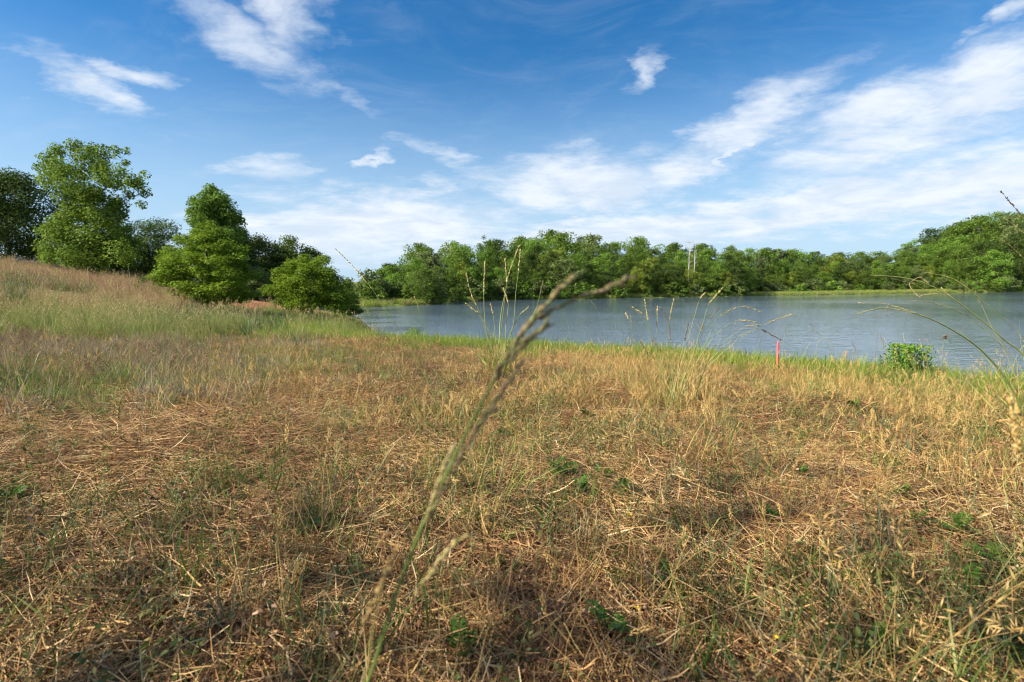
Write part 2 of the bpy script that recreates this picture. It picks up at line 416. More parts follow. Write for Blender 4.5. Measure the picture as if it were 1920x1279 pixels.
# water
m, t = new_mat('lake_water')
pos = t.n('ShaderNodeNewGeometry').outputs['Position']
mp = t.n('ShaderNodeMapping', {'Vector': pos, 'Rotation': (0, 0, R(12)), 'Scale': (.85, 1.6, 1)}).outputs[0]
a1 = t.noise(mp, 1.4, 2, .5, .5); a2 = t.noise(mp, 5.0, 3, .6, .3); a3 = t.noise(pos, .06, 3, .5)
hgt = t.math('ADD', t.math('MULTIPLY', a1, 1.0), t.math('MULTIPLY', a2, .34))
wsp = t.n('ShaderNodeSeparateXYZ', {0: pos})
lee = t.math('SUBTRACT', t.math('ADD', 99.0, t.math('MULTIPLY', wsp.outputs[0], .35)), wsp.outputs[1])
hgt = t.math('MULTIPLY', hgt, t.mr(lee, 4.0, 42.0, .1, 1.0))
hgt = t.math('MULTIPLY', hgt, t.mr(a3, .3, .7, .5, 1.5))
bm = t.n('ShaderNodeBump', {'Strength': 1.0, 'Distance': .036, 'Height': hgt})
p = t.n('ShaderNodeBsdfPrincipled', {'Base Color': (.09, .135, .195, 1), 'Roughness': .06, 'IOR': 1.333, 'Normal': bm.outputs[0]})
t.n('ShaderNodeOutputMaterial', {'Surface': p.outputs[0]})
lk = np.array([(-60, -90), (330, -90), (330, 190), (-60, 190)], float)
xs_ = np.linspace(-60, 330, 27); ys_ = np.linspace(-90, 190, 20)
LX, LY = np.meshgrid(xs_, ys_)
V = np.stack([LX, LY, np.full(LX.shape, LAKE_Z)], -1).reshape(-1, 3)
ii = (np.arange(19)[:, None] * 27 + np.arange(26)[None]).ravel()
# only the cells over the basin carry water
F = np.stack([ii, ii + 1, ii + 28, ii + 27], -1)
cc = V[F].mean(1); keep = lake_sd(cc[:, 0], cc[:, 1]) < 16
tag(obj('lake_water', build_mesh('lake_water', [(V, F[keep], 0)], [m])), 'rippled blue grey water of the lake', kind='structure')

# ------------------------------------------------------------------ trees
def limb_paths(starts, ends, sag, K=5):
    t = np.linspace(0, 1, K + 1)[None, :, None]
    mid = (starts + ends) / 2; mid[:, 2] = mid[:, 2] * (1 - sag) + starts[:, 2] * sag
    mid[:, :2] = mid[:, :2] * .85 + ends[:, :2] * .15
    return starts[:, None] * (1 - t) ** 2 + 2 * mid[:, None] * t * (1 - t) + ends[:, None] * t * t

PROF = {
    'oval': ([0, .15, .45, .75, .92, 1], [.55, .85, 1, .8, .5, .15]),
    'round': ([0, .2, .5, .8, 1], [.7, .95, 1, .75, .25]),
    'cone': ([0, .12, .4, .7, 1], [.6, 1, .85, .5, .08]),
    'mound': ([0, .1, .35, .65, .9, 1], [.95, 1, .92, .72, .4, .12]),
    'top': ([0, .3, .6, .85, 1], [.4, .8, 1, .85, .3]),
}
def tree_meshes(seed, H, Rc, kind='oval', crown0=.2, nclump=60, clump=.2, nleaf=3000, lsize=.3, leaf='lf_mid', flat=.75, upb=.5, bark='bark',
                trunk_r=None, clumps=None, fill=.35, aspect=.6):
    """trunk mesh with limbs + crown mesh, tree standing at the origin"""
    global rng
    keep_rng = rng; rng = np.random.default_rng(seed)
    tr = trunk_r or H * .018
    if clumps is None:
        tt = np.linspace(0, 1, 200); pw = np.interp(tt, *PROF[kind]) + .1
        T = rng.choice(tt, nclump, p=pw / pw.sum()) + rng.normal(0, .01, nclump)
        T = np.clip(T, 0, 1)
        ang = rng.uniform(0, 2 * np.pi, nclump)
        ph = rng.uniform(0, 6.3, 4)
        lob = 1 + .16 * np.sin(2 * ang + ph[0] + 3 * T) + .14 * np.sin(3 * ang + ph[1] - 4 * T) + rng.normal(0, .07, nclump)
        rr = Rc * np.interp(T, *PROF[kind]) * lob * np.where(rng.random(nclump) < fill, rng.uniform(.1, .6, nclump), rng.uniform(.65, .95, nclump))
        z = H * (crown0 + (1 - crown0) * T * .97)
        C = np.stack([rr * np.cos(ang), rr * np.sin(ang), z], -1)
        cr = Rc * clump * rng.uniform(.6, 1.35, nclump)
    else:
        C = np.array([c[:3] for c in clumps]); cr = np.array([c[3] for c in clumps])
        nclump = len(C)
    C[:, 2] = np.minimum(C[:, 2], H - cr * flat * .8)
    rad = np.stack([cr, cr, cr * flat], -1)
    pick = rng.choice(nclump, nleaf, p=cr ** 2 / (cr ** 2).sum())
    u = nrm(rng.normal(size=(nleaf, 3)))
    rr = rng.random(nleaf) ** .38
    wob = 1 + .15 * np.sin(u[:, 0] * 5 + pick) * np.sin(u[:, 1] * 6 + pick * 2.1)
    pos = C[pick] + u * rad[pick] * (rr * wob)[:, None]
    pos[:, 2] = np.maximum(pos[:, 2], .05 + rng.random(nleaf) * .3)
    nor = u * .55 + np.array([0, 0, upb]) + rng.normal(0, .45, (nleaf, 3))
    Vl, Fl = leaves(pos, nor, lsize * rng.uniform(.6, 1.4, nleaf), aspect, .06)
    crown = build_mesh('crown', [(Vl, Fl, 0)], [MT[leaf]])
    top = C[:, 2].max() * .93
    K = 8; tz = np.linspace(0, 1, K + 1)
    wx = np.cumsum(rng.normal(0, .012 * H, K + 1)) * .6; wy = np.cumsum(rng.normal(0, .012 * H, K + 1)) * .6
    wx -= wx[0]; wy -= wy[0]
    tp = np.stack([wx, wy, -.3 + (top + .3) * tz], -1)[None]
    trad = (tr * (1 - tz * .9) * (1 + .5 * np.exp(-tz * 25)))[None]
    ch = [(*tube(tp, trad, 8), 0)]
    nl = min(nclump, 46); sel = rng.choice(nclump, nl, replace=False)
    E = C[sel]
    hs_ = np.clip(E[:, 2] - np.hypot(E[:, 0], E[:, 1]) * rng.uniform(.4, .9, nl), H * min(crown0, .2) * .6 + .1, top * .95)
    S = np.stack([np.interp(hs_, tp[0, :, 2], tp[0, :, 0]), np.interp(hs_, tp[0, :, 2], tp[0, :, 1]), hs_], -1)
    lp = limb_paths(S, E, .35)
    lr = tr * .34 * (1 - .82 * np.linspace(0, 1, 6))[None] * rng.uniform(.5, 1.1, (nl, 1)) * np.clip(1.1 - hs_ / H, .3, 1)[:, None]
    ch.append((*tube(lp, lr, 4), 0))
    # twigs
    nt_ = nl * 4; src = np.repeat(np.arange(nl), 4)
    s0 = lp[src, rng.integers(2, 6, nt_)]
    tw = nrm(rng.normal(size=(nt_, 3)) + np.array([0, 0, .3])) * (cr[sel][src] * rng.uniform(.4, .95, nt_))[:, None]
    ch.append((*tube(limb_paths(s0, s0 + tw, .1, 3), np.repeat((tr * .05 * np.array([1, .8, .55, .25]))[None], nt_, 0), 3), 0))
    trunk = build_mesh('trunk', ch, [MT[bark]], True)
    rng = keep_rng
    return trunk, crown

def plant_tree(name, meshes, loc, label, category='tree', group=None, rz=0.0, scale=(1, 1, 1)):
    e = empty(name, loc, label, category, group)
    e.rotation_euler = (0, 0, rz); e.scale = scale
    obj('trunk', meshes[0], e); obj('crown', meshes[1], e)
    return e

def stand(px, depth):
    p = P(px, 540, depth); return np.array([p[0], p[1], gz(p[0], p[1])])
def height_to(px, py, depth, base): return P(px, py, depth)[2] - base[2]
def wpx(w_, depth): return w_ / FPX * depth

# manual crowns: clumps as (px, py, radius px) read off the photograph's outline, given depth by a rounded body
def clump_list(b, depth, items, spread, seed):
    r_ = np.random.default_rng(seed); out = []
    for (px, py, rp, n) in items:
        for k in range(n + 1):
            q = P(px + r_.normal(0, rp * .25), py + r_.normal(0, rp * .25), depth)
            dy_ = r_.normal(0, spread)
            out.append((q[0] - b[0] + dy_ * (px - 960) / 960, dy_, q[2] - b[2], wpx(rp, depth) * r_.uniform(.75, 1.1)))
    return out

# tall irregular tree
d = 42; b = stand(176, d)
items = [(104, 282, 15, 2), (90, 305, 17, 2), (75, 320, 10, 1), (143, 277, 15, 2), (172, 275, 14, 2), (158, 300, 17, 2), (196, 288, 15, 2), (215, 296, 10, 1), (236, 296, 9, 2), (112, 318, 18, 3), (100, 342, 22, 3),
         (190, 318, 20, 3), (205, 345, 22, 3), (228, 330, 14, 2), (250, 345, 15, 2), (266, 345, 12, 2), (268, 366, 12, 2), (245, 368, 12, 1), (150, 330, 18, 2), (135, 360, 26, 4), (175, 370, 28, 4), (215, 378, 20, 3),
         (225, 400, 16, 2), (150, 400, 30, 4), (195, 410, 30, 4), (120, 410, 20, 3), (228, 430, 22, 3), (245, 425, 9, 1), (90, 428, 16, 2), (75, 432, 10, 1), (110, 445, 26, 3), (150, 445, 32, 4), (195, 450, 32, 4), (235, 460, 24, 3),
         (95, 470, 22, 3), (130, 480, 26, 4), (175, 485, 28, 4), (215, 488, 26, 4), (240, 490, 18, 2), (85, 488, 14, 2), (150, 500, 20, 3)]
H = height_to(172, 258, d, b)
plant_tree('tall_tree', tree_meshes(11, H, 4.2, clumps=clump_list(b, d, items, 1.5, 1), nleaf=48000, lsize=.18, leaf='lf_tall', flat=.85, trunk_r=.19), b,
           'tall light green tree with ragged open crown on the left hill')
# pointed bright tree behind the layered bush
d = 40; b = stand(402, d)
items = [(395, 357, 14, 3), (380, 372, 16, 2), (412, 372, 18, 3), (362, 372, 9, 1), (358, 395, 10, 2), (375, 392, 20, 3), (402, 395, 24, 4), (428, 392, 16, 2), (372, 418, 18, 3), (400, 420, 26, 4), (432, 415, 20, 3), (448, 410, 10, 1), (385, 445, 26, 3), (420, 445, 28, 4), (445, 440, 18, 2), (400, 475, 30, 4), (435, 475, 24, 3), (410, 510, 30, 4)]
H = height_to(395, 343, d, b)
plant_tree('broadleaf_tree', tree_meshes(12, H, 2.6, clumps=clump_list(b, d, items, 1.1, 2), nleaf=30000, lsize=.175, leaf='lf_bright', flat=.85), b,
           'bright green pointed tree rising behind the layered bush')
# layered bush, lit on its left side
def layered(seed, b, d, spec, leaf, nleaf, lsize, H, flat, label, spread):
    r_ = np.random.default_rng(seed); out = []
    for (x0, x1, py, rp, n) in spec:
        cx = (x0 + x1) / 2; hw = (x1 - x0) / 2
        for k in range(n):
            a = r_.uniform(0, 6.283); q = r_.uniform(.25, 1) ** .6
            w_ = P(cx + hw * q * math.cos(a), py + r_.normal(0, 5), d)
            dy_ = wpx(hw, d) * q * math.sin(a) * spread
            out.append((w_[0] - b[0] + dy_ * (cx - 960) / 960, dy_, w_[2] - b[2], wpx(rp, d) * r_.uniform(.7, 1.25)))
    return plant_tree('bush', tree_meshes(seed, H, 2.3, clumps=out, nleaf=nleaf, lsize=lsize, leaf=leaf, flat=flat, upb=1.1, trunk_r=.12), b, label, 'bush')
d = 24; b = stand(395, d)
spec = [(370, 415, 428, 13, 7), (350, 435, 440, 15, 12), (325, 445, 455, 17, 16), (300, 455, 470, 18, 22), (297, 462, 487, 19, 26), (300, 472, 503, 19, 28), (298, 478, 519, 20, 28), (305, 482, 534, 20, 28), (325, 484, 548, 20, 26), (345, 480, 560, 18, 20)]
layered(21, b, d, spec, 'lf_elm', 48000, .095, height_to(395, 416, d, b), .42, 'large spreading bush in tiers, sunlit left side and dark right side', .85)
d = 30; b = stand(585, d)
spec = [(560, 600, 486, 12, 8), (535, 620, 497, 15, 14), (515, 640, 512, 17, 20), (503, 648, 527, 18, 24), (498, 655, 542, 18, 26), (500, 660, 556, 18, 26), (512, 660, 568, 17, 22), (530, 650, 576, 14, 14)]
layered(22, b, d, spec, 'lf_elm', 36000, .11, height_to(580, 476, d, b), .55, 'round yellow-green bush beside the left end of the water', .85)
# darker companions
def free_tree(px, depth, top, wd, seed, label, leaf, kind='round', nleaf=7000, ls=.3, crown0=.12, ncl=70, name='broadleaf_tree', group=None, clump=.24):
    b_ = stand(px, depth); H_ = max(2.0, height_to(px, top, depth, b_)); Rr = wpx(wd, depth) / 2
    return plant_tree(name, tree_meshes(seed, H_, Rr * .95, kind, crown0, int(ncl * 1.8), clump * .9, int(nleaf * 3), ls * .62, leaf), b_, label, group=group)
free_tree(22, 50, 318, 190, 31, 'dark oak at the left edge of the picture, beside the tall tree', 'lf_dark', 'round', 11000, .33, .08, 90)
free_tree(-170, 52, 300, 190, 32, 'dark oak just beyond the left edge of the picture', 'lf_dark', 'round', 5000, .4, .08)
free_tree(300, 52, 408, 140, 33, 'dark feathery tree between the tall tree and the layered bush', 'lf_dark', 'oval', 6500, .26, .05, name='dark_tree')
free_tree(252, 50, 440, 110, 34, 'low dark tree at the foot of the tall tree', 'lf_dark', 'round', 4500, .26, .02, name='dark_tree')
free_tree(452, 46, 424, 70, 35, 'dark rounded tree on the right shoulder of the pointed bright tree', 'lf_dark', 'oval', 6000, .27, .02, name='dark_tree', clump=.34)
free_tree(490, 52, 438, 95, 36, 'dark green tree behind the gap between the two bushes', 'lf_dark', 'oval', 6500, .28, .02, name='dark_tree', clump=.36)
free_tree(545, 54, 441, 85, 37, 'lighter green tree above the round yellow-green bush', 'lf_mid', 'oval', 6000, .28, .02, clump=.36)
free_tree(590, 56, 462, 62, 38, 'small dark tree behind the right shoulder of the round bush', 'lf_dark', 'round', 4500, .28, .02, name='dark_tree', clump=.38)
free_tree(480, 40, 500, 70, 39, 'low grey-green tree between the two bushes', 'lf_olive', 'round', 3500, .22, .02)
free_tree(648, 36, 528, 55, 40, 'low bush overhanging the water at the end of the left bank', 'lf_mid', 'mound', 3500, .17, .02, name='bush')
free_tree(525, 47, 476, 70, 41, 'dark low tree right behind the round yellow-green bush', 'lf_dark', 'round', 4000, .24, .02, name='dark_tree')
# unseen tree, added behind the camera so its thin shade dims the nearest straw
def shade_tree(x, y, H_, Rr, seed, nleaf, label):
    return plant_tree('broadleaf_tree', tree_meshes(seed, H_, Rr, 'round', .3, 150, .3, nleaf, .13, 'lf_mid', fill=.75), (x, y, gz(x, y)), label)
shade_tree(-8.3, -4.5, 9.4, 3.7, 51, 26000, 'unseen tree added behind the camera to shade the nearest straw')

# ---- wood across the lake
FAR = {
    'a': tree_meshes(101, 11, 5.0, 'round', .04, 80, .24, 7000, .36, 'lf_mid'),
    'b': tree_meshes(102, 12, 4.6, 'oval', .04, 80, .24, 7000, .36, 'lf_dark'),
    'c': tree_meshes(103, 11, 5.0, 'round', .05, 80, .23, 7000, .36, 'lf_bright'),
    'd': tree_meshes(104, 10, 5.2, 'round', .03, 84, .22, 7000, .36, 'lf_olive'),
    'e': tree_meshes(105, 13, 4.4, 'oval', .05, 80, .24, 7000, .36, 'lf_mid'),
    'f': tree_meshes(106, 12, 5.0, 'round', .04, 80, .24, 7000, .36, 'lf_dark'),
    'p': tree_meshes(107, 13, 3.0, 'top', .45, 40, .27, 2000, .42, 'lf_pine', flat=.5),
    'g': tree_meshes(111, 11, 4.8, 'oval', .05, 80, .22, 7000, .35, 'lf_yellow'),
    's': tree_meshes(108, 3.2, 2.2, 'mound', .02, 40, .27, 1100, .34, 'lf_bright'),
    't': tree_meshes(109, 3.4, 2.0, 'mound', .02, 40, .27, 1100, .34, 'lf_mid'),
    'u': tree_meshes(110, 4.2, 2.4, 'round', .02, 44, .26, 1300, .36, 'lf_olive'),
}
NAT_H = {'g': 11, 'a': 11, 'b': 12, 'c': 11, 'd': 10, 'e': 13, 'f': 12, 'p': 13, 's': 3.2, 't': 3.4, 'u': 4.2}
KINDNAME = {'g': 'yellow-green', 'a': 'mid-green', 'b': 'dark green', 'c': 'bright green', 'd': 'olive green', 'e': 'mid-green', 'f': 'dark green', 'p': 'dusky pine'}
def shore_depth(px):
    t_ = (px - 960) / 960
    ys = np.linspace(60, 260, 800); sd_ = lake_sd(ys * t_, ys)
    land = sd_ > 0
    k = np.where(~land)[0]
    return ys[k[-1]] if len(k) else 62.0
rnd = random.Random(5)
def far_tree(kind, px, depth, Htree, label, group, wide=1.0, name=None):
    x = (px - 960) / 960 * depth; b_ = (x, depth, gz(x, depth) - .1)
    s = Htree / NAT_H[kind]
    e = plant_tree(name or ('pine_tree' if kind == 'p' else 'broadleaf_tree'), FAR[kind], b_, label, 'tree', group, rnd.uniform(0, 6.28), (s * wide, s * wide, s))
    return e
def region(px):
    return 'at the left end of' if px < 900 else 'in the middle of' if px < 1320 else 'on the low stretch of' if px < 1690 else 'on the right hill of'
rows = [(4.5, .50), (10, .74), (17, .9), (26, .98), (36, 1.02), (47, 1.03)]
nfar = 0
WOOD = {}
ORD = ['leftmost', 'second from left', 'third from left', 'fourth from left', 'fifth from left', 'sixth from left', 'seventh from left', 'eighth from left', 'ninth from left', 'tenth from left', 'eleventh from left', 'twelfth from left', 'thirteenth from left', 'fourteenth from left', 'fifteenth from left', 'sixteenth from left', 'seventeenth from left', 'eighteenth from left', 'nineteenth from left', 'twentieth from left']
def STRETCH(px): return 'left end' if px < 900 else 'middle stretch' if px < 1320 else 'low stretch' if px < 1690 else 'right hill'
def name_series(series, what):
    for key, lst in series.items():
        lst.sort(key=lambda q: q[0])
        for i, (_, e_) in enumerate(lst):
            o_ = '' if len(lst) == 1 else ', rightmost of these' if i == len(lst) - 1 else ', ' + ORD[min(i, 19)] + ' of these'
            e_['label'] = f'{key[0]} {what} {key[1]}, {key[2]}{o_}'
            e_['group'] = f'{key[0]} {what}{"es" if what.endswith("bush") else "s"} {key[1]}, {key[2]}'
for ri, (off, frac) in enumerate(rows):
    px = 728 + rnd.uniform(0, 20)
    while px < 1990:
        sdp = shore_depth(px); dep = sdp + off * rnd.uniform(.85, 1.2) * (1.0 if px < 1690 else 1.25)
        marsh = sstep(np.array(px), 1380, 1470) * (1 - sstep(np.array(px), 1760, 1850))
        dep += 14 * float(marsh) + (10 if px < 800 else 0)
        x = (px - 960) / 960 * dep
        sk = np.interp(px, SKYLINE_PX, SKYLINE_PY) + rnd.uniform(-2, 7)
        sk = yh(px) - (yh(px) - sk) * frac * (rnd.uniform(.86, 1.0) if ri < 3 else rnd.uniform(.97, 1.12))
        Ht = .65 + (yh(px) - sk) / 960 * dep - gz(x, dep)
        if ri >= 4: Ht *= rnd.uniform(.95, 1.04)
        Ht = max(3.8, min(Ht, 17))
        if px < 770: Ht = min(Ht, 6.8)
        kind = rnd.choice(('abcdefagaecc' if ri < 3 else 'acegdaecab') if px < 1690 else ('abfaceagcd' if ri < 3 else 'aceagdacfe'))
        if ri in (2, 3) and rnd.random() < .07: kind = 'p'
        wide = (rnd.uniform(.7, 1.0) if ri < 3 else rnd.uniform(.9, 1.2)) * (1.25 if Ht < 7.5 else 1.0)
        rowp = ('in the front row', 'in the front row', 'in the middle rows', 'in the middle rows', 'on the skyline', 'on the skyline')[ri]
        e = far_tree(kind, px, dep, Ht, 'tree', 'x', wide)
        WOOD.setdefault((KINDNAME[kind], rowp, STRETCH(px)), []).append((px, e))
        nfar += 1
        crown_w = 2 * 4.0 * Ht / 11.5 * wide
        px += max(16, crown_w / dep * 960 * rnd.uniform(.75, 1.05)) * (1.0 if ri < 4 else 1.1)
name_series(WOOD, 'far-wood tree')
# singled-out trees of the far shore
sdp = shore_depth(797); far_tree('a', 797, sdp + 2.0, 5.2, 'round mid-green tree standing alone at the water on the left of the far shore', None, 1.15)
far_tree('p', 1448, shore_depth(1448) + 38, .65 + (yh(1448) - 468) / 960 * (shore_depth(1448) + 38) - gz(.508 * (shore_depth(1448) + 38), shore_depth(1448) + 38), 'dusky pine with a domed top above the low stretch of the far wood', None, 1.2)
far_tree('d', 1062, shore_depth(1062) + 6, 8.0, 'pale grey-green rounded tree at the water in the middle of the far shore', None, 1.1)
far_tree('b', 1375, shore_depth(1375) + 4, 8.2, 'dark dense tree at the water where the far wood drops to low scrub', None, 1.15)
far_tree('e', 1328, shore_depth(1328) + 30, .65 + (yh(1328) - 460) / 960 * (shore_depth(1328) + 30) - gz(.383 * (shore_depth(1328) + 30), shore_depth(1328) + 30), 'thin tree poking above the wood just right of the bare dead trunks', None, .55)
for (px, dep, Ht, w_) in ((600, 95, 4.6, 'leftmost'), (628, 92, 3.4, 'second'), (655, 98, 3.6, 'third'), (676, 95, 3.0, 'fourth'), (692, 100, 3.8, 'rightmost')):
    far_tree(rnd.choice('abf'), px, dep, Ht, f'small distant tree beyond the left end of the lake, {w_} of five', 'distant trees beyond the left end of the lake')
# shore bushes
BUSH = {}
px = 690
while px < 1980:
    dep = shore_depth(px) + rnd.uniform(1.2, 3.2)
    marsh = 1400 < px < 1780
    if marsh: dep += rnd.uniform(7, 15)
    if px < 800: dep += rnd.uniform(5, 10)
    if marsh or rnd.random() < .9:
        k = rnd.choice('stuu' if marsh else 'sttu'); s = rnd.uniform(.55, 1.05) * (1.05 if not marsh else .95)
        x = (px - 960) / 960 * dep
        e = plant_tree('bush', FAR[k], (x, dep, gz(x, dep) - .1), 'bush', 'bush', 'x', rnd.uniform(0, 6.28), (s * rnd.uniform(1, 1.4), s, s * rnd.uniform(.8, 1.15)))
        BUSH.setdefault(({'s': 'bright green', 't': 'mid-green', 'u': 'olive green'}[k], 'behind the marsh grass' if marsh else 'at the water', STRETCH(px)), []).append((px, e))
    px += rnd.uniform(9, 19)
name_series(BUSH, 'far-shore bush')
# bare dead trunks
def dead_tree(px, dep, ptop, seed, label, rad=.21):
    global rng
    k_ = rng; rng = np.random.default_rng(seed)
    x = (px - 960) / 960 * dep; b_ = np.array([x, dep, gz(x, dep)]); H_ = P(px, ptop, dep)[2] - b_[2]
    tz = np.linspace(0, 1, 9)
    tp = np.stack([np.cumsum(rng.normal(0, .05, 9)), np.cumsum(rng.normal(0, .05, 9)), H_ * tz], -1)
    e = empty('dead_tree', b_, label, 'dead tree', 'bare dead trunks in the far wood')
    obj('trunk', build_mesh('trunk', [(*tube(tp[None], (rad * (1 - .75 * tz))[None], 7), 0)], [MT['bark_pale']], True), e)
    n = 14; k0 = rng.integers(5, 9, n); s = tp[k0]; a = rng.uniform(0, 6.28, n); L = rng.uniform(.6, 1.9, n)
    pth = arcs(s, a, L, rng.uniform(.5, 1.3, n), rng.uniform(-.7, .3, n), 4, .2)
    for q in range(n):
        obj('branch', build_mesh('branch', [(*tube(pth[q:q + 1], (rad * .28 * np.linspace(1, .25, 5))[None], 4), 0)], [MT['bark_pale']], True), e)
    rng = k_
dead_tree(1289, shore_depth(1289) + 6.5, 456, 1, 'left and taller of the two bare pale dead trunks in the far wood')
dead_tree(1300, shore_depth(1300) + 7, 462, 2, 'right of the two bare pale dead trunks in the far wood')

# ------------------------------------------------------------------ ground cover (stuff): small clumps scattered over the terrain
def hit(px, py, far=80.0):
    """where the sight line through a photo pixel meets the ground"""
    d_ = fw + rt * ((px - 960) / FPX) + up * ((639.5 - py) / FPX)
    ts = np.concatenate([np.linspace(.2, 15, 1500), np.linspace(15, far, 800)])
    q = CAM[None] + d_[None] * ts[:, None]
    k = np.where(q[:, 2] < ground(q[:, 0], q[:, 1]))[0]
    k = k[0] if len(k) else len(ts) - 1
    return np.array([q[k, 0], q[k, 1], gz(q[k, 0], q[k, 1])])

_ng = {}
def scatter(name, label, sources, pts, scl, rotz, tilt=0.15, lie=False):
    """one object: geometry nodes set the source clumps on its points"""
    n = len(pts)
    c = bpy.data.collections.new(name + '_sources')
    for i, me in enumerate(sources):
        o = bpy.data.objects.new(f'{name}_clump.{i + 1:03d}', me); c.objects.link(o); o['kind'] = 'stuff'; o['label'] = label
    me = bpy.data.meshes.new(name); me.vertices.add(n); me.vertices.foreach_set('co', np.asarray(pts, float).ravel())
    rot = np.stack([rng.normal(0, tilt, n), rng.normal(0, tilt, n), rotz], -1)
    if lie:        # lie along the slope
        h_ = .15; gxn = (ground(pts[:, 0] + h_, pts[:, 1]) - ground(pts[:, 0] - h_, pts[:, 1])) / (2 * h_); gyn = (ground(pts[:, 0], pts[:, 1] + h_) - ground(pts[:, 0], pts[:, 1] - h_)) / (2 * h_)
        cz, sz = np.cos(rotz), np.sin(rotz); lx = gxn * cz + gyn * sz; ly = -gxn * sz + gyn * cz
        rot[:, 0] = np.arctan(ly); rot[:, 1] = -np.arctan(lx)
    for nm, ty, arr in (('rot', 'FLOAT_VECTOR', rot.ravel()), ('scl', 'FLOAT', scl), ('idx', 'INT', rng.integers(0, len(sources), n).astype(np.int32))):
        at = me.attributes.new(nm, ty, 'POINT'); at.data.foreach_set('vector' if ty == 'FLOAT_VECTOR' else 'value', arr)
    o = obj(name, me); tag(o, label, kind='stuff')
    g = bpy.data.node_groups.new(name, 'GeometryNodeTree')
    g.interface.new_socket('Geometry', in_out='INPUT', socket_type='NodeSocketGeometry')
    g.interface.new_socket('Geometry', in_out='OUTPUT', socket_type='NodeSocketGeometry')
    N = g.nodes; L = g.links
    gi = N.new('NodeGroupInput'); go = N.new('NodeGroupOutput')
    ci = N.new('GeometryNodeCollectionInfo'); ci.inputs['Collection'].default_value = c
    ci.inputs['Separate Children'].default_value = True; ci.inputs['Reset Children'].default_value = True
    ip = N.new('GeometryNodeInstanceOnPoints'); ip.inputs['Pick Instance'].default_value = True
    def na(nm, ty):
        q = N.new('GeometryNodeInputNamedAttribute'); q.data_type = ty; q.inputs['Name'].default_value = nm
        return [s_ for s_ in q.outputs if s_.enabled and s_.name == 'Attribute'][0]
    L.new(gi.outputs[0], ip.inputs['Points']); L.new(ci.outputs[0], ip.inputs['Instance'])
    L.new(na('idx', 'INT'), ip.inputs['Instance Index']); L.new(na('rot', 'FLOAT_VECTOR'), ip.inputs['Rotation']); L.new(na('scl', 'FLOAT'), ip.inputs['Scale'])
    L.new(ip.outputs[0], go.inputs[0])
    md = o.modifiers.new('scatter', 'NODES'); md.node_group = g
    return o

def wedge(n, r0_, r1_, a, ang=62):
    """points in front of the photographer, denser near by: pdf ~ r^a"""
    u_ = rng.random(n); r_ = (r0_ ** (a + 1) + u_ * (r1_ ** (a + 1) - r0_ ** (a + 1))) ** (1 / (a + 1))
    th = R(1) * rng.uniform(-ang, ang, n)
    x, y = r_ * np.sin(th), r_ * np.cos(th)
    return x, y, ground(x, y), lake_sd(x, y)
def vnoise(x, y, f, seed):
    r_ = np.random.default_rng(seed); v = 0
    for k in range(7):
        a = r_.uniform(0, 6.28); ff = f * r_.uniform(.6, 1.7); v = v + np.sin((x * math.cos(a) + y * math.sin(a)) * ff + r_.uniform(0, 6.28))
    return v / 2.6      # roughly -1..1

def disc(n, r_): 
    a = rng.uniform(0, 6.283, n); q = r_ * np.sqrt(rng.random(n)); return np.stack([q * np.cos(a), q * np.sin(a), np.zeros(n)], -1)
def U(a, b, n): return rng.uniform(a, b, n)

def octas(pos, d_, length, wid):
    """small pointed bodies (spikelets, grains) along directions d_"""
    n = len(pos); d_ = nrm(d_); a = nrm(np.cross(d_, rng.normal(size=(n, 3)))); b_ = np.cross(d_, a)
    l = np.asarray(length).reshape(-1, 1) * np.ones((n, 1)); w_ = np.asarray(wid).reshape(-1, 1) * np.ones((n, 1))
    mid = pos + d_ * l * .4
    V_ = np.stack([pos, mid + a * w_, mid + b_ * w_, mid - a * w_, mid - b_ * w_, pos + d_ * l], 1).reshape(-1, 3)
    f = np.array([(0, 2, 1), (0, 3, 2), (0, 4, 3), (0, 1, 4), (5, 1, 2), (5, 2, 3), (5, 3, 4), (5, 4, 1)])
    F_ = (np.arange(n)[:, None, None] * 6 + f[None]).reshape(-1, 3)
    return V_, F_

def barley_chunks(base, d_, L, wid, mi, awn=True, dens=26):
    """bristly seed head from base along d_"""
    d_ = d_ / np.linalg.norm(d_)
    t_ = np.linspace(0, 1, dens); a = np.arange(dens) * 2.4
    ref = nrm(np.cross(d_, np.array([.3, .5, .8]))); r2 = np.cross(d_, ref)
    rad = wid * .42 * np.sin(np.pi * (.12 + .8 * t_)) ** .6
    out = ref[None] * np.cos(a)[:, None] + r2[None] * np.sin(a)[:, None]
    pos = base[None] + d_[None] * (t_ * L * .86)[:, None] + out * (rad * .45)[:, None]
    ch = [(*octas(pos, d_[None] + out * .28, L * .26, wid * .17), mi)]
    if awn:
        n = dens; e0 = pos + d_ * L * .1
        pth = np.stack([e0, e0 + (d_[None] + out * .35) * (L * U(.25, .5, n))[:, None]], 1)
        ch.append((*ribbon(pth, np.full(n, wid * .05), .2), mi))
    return ch

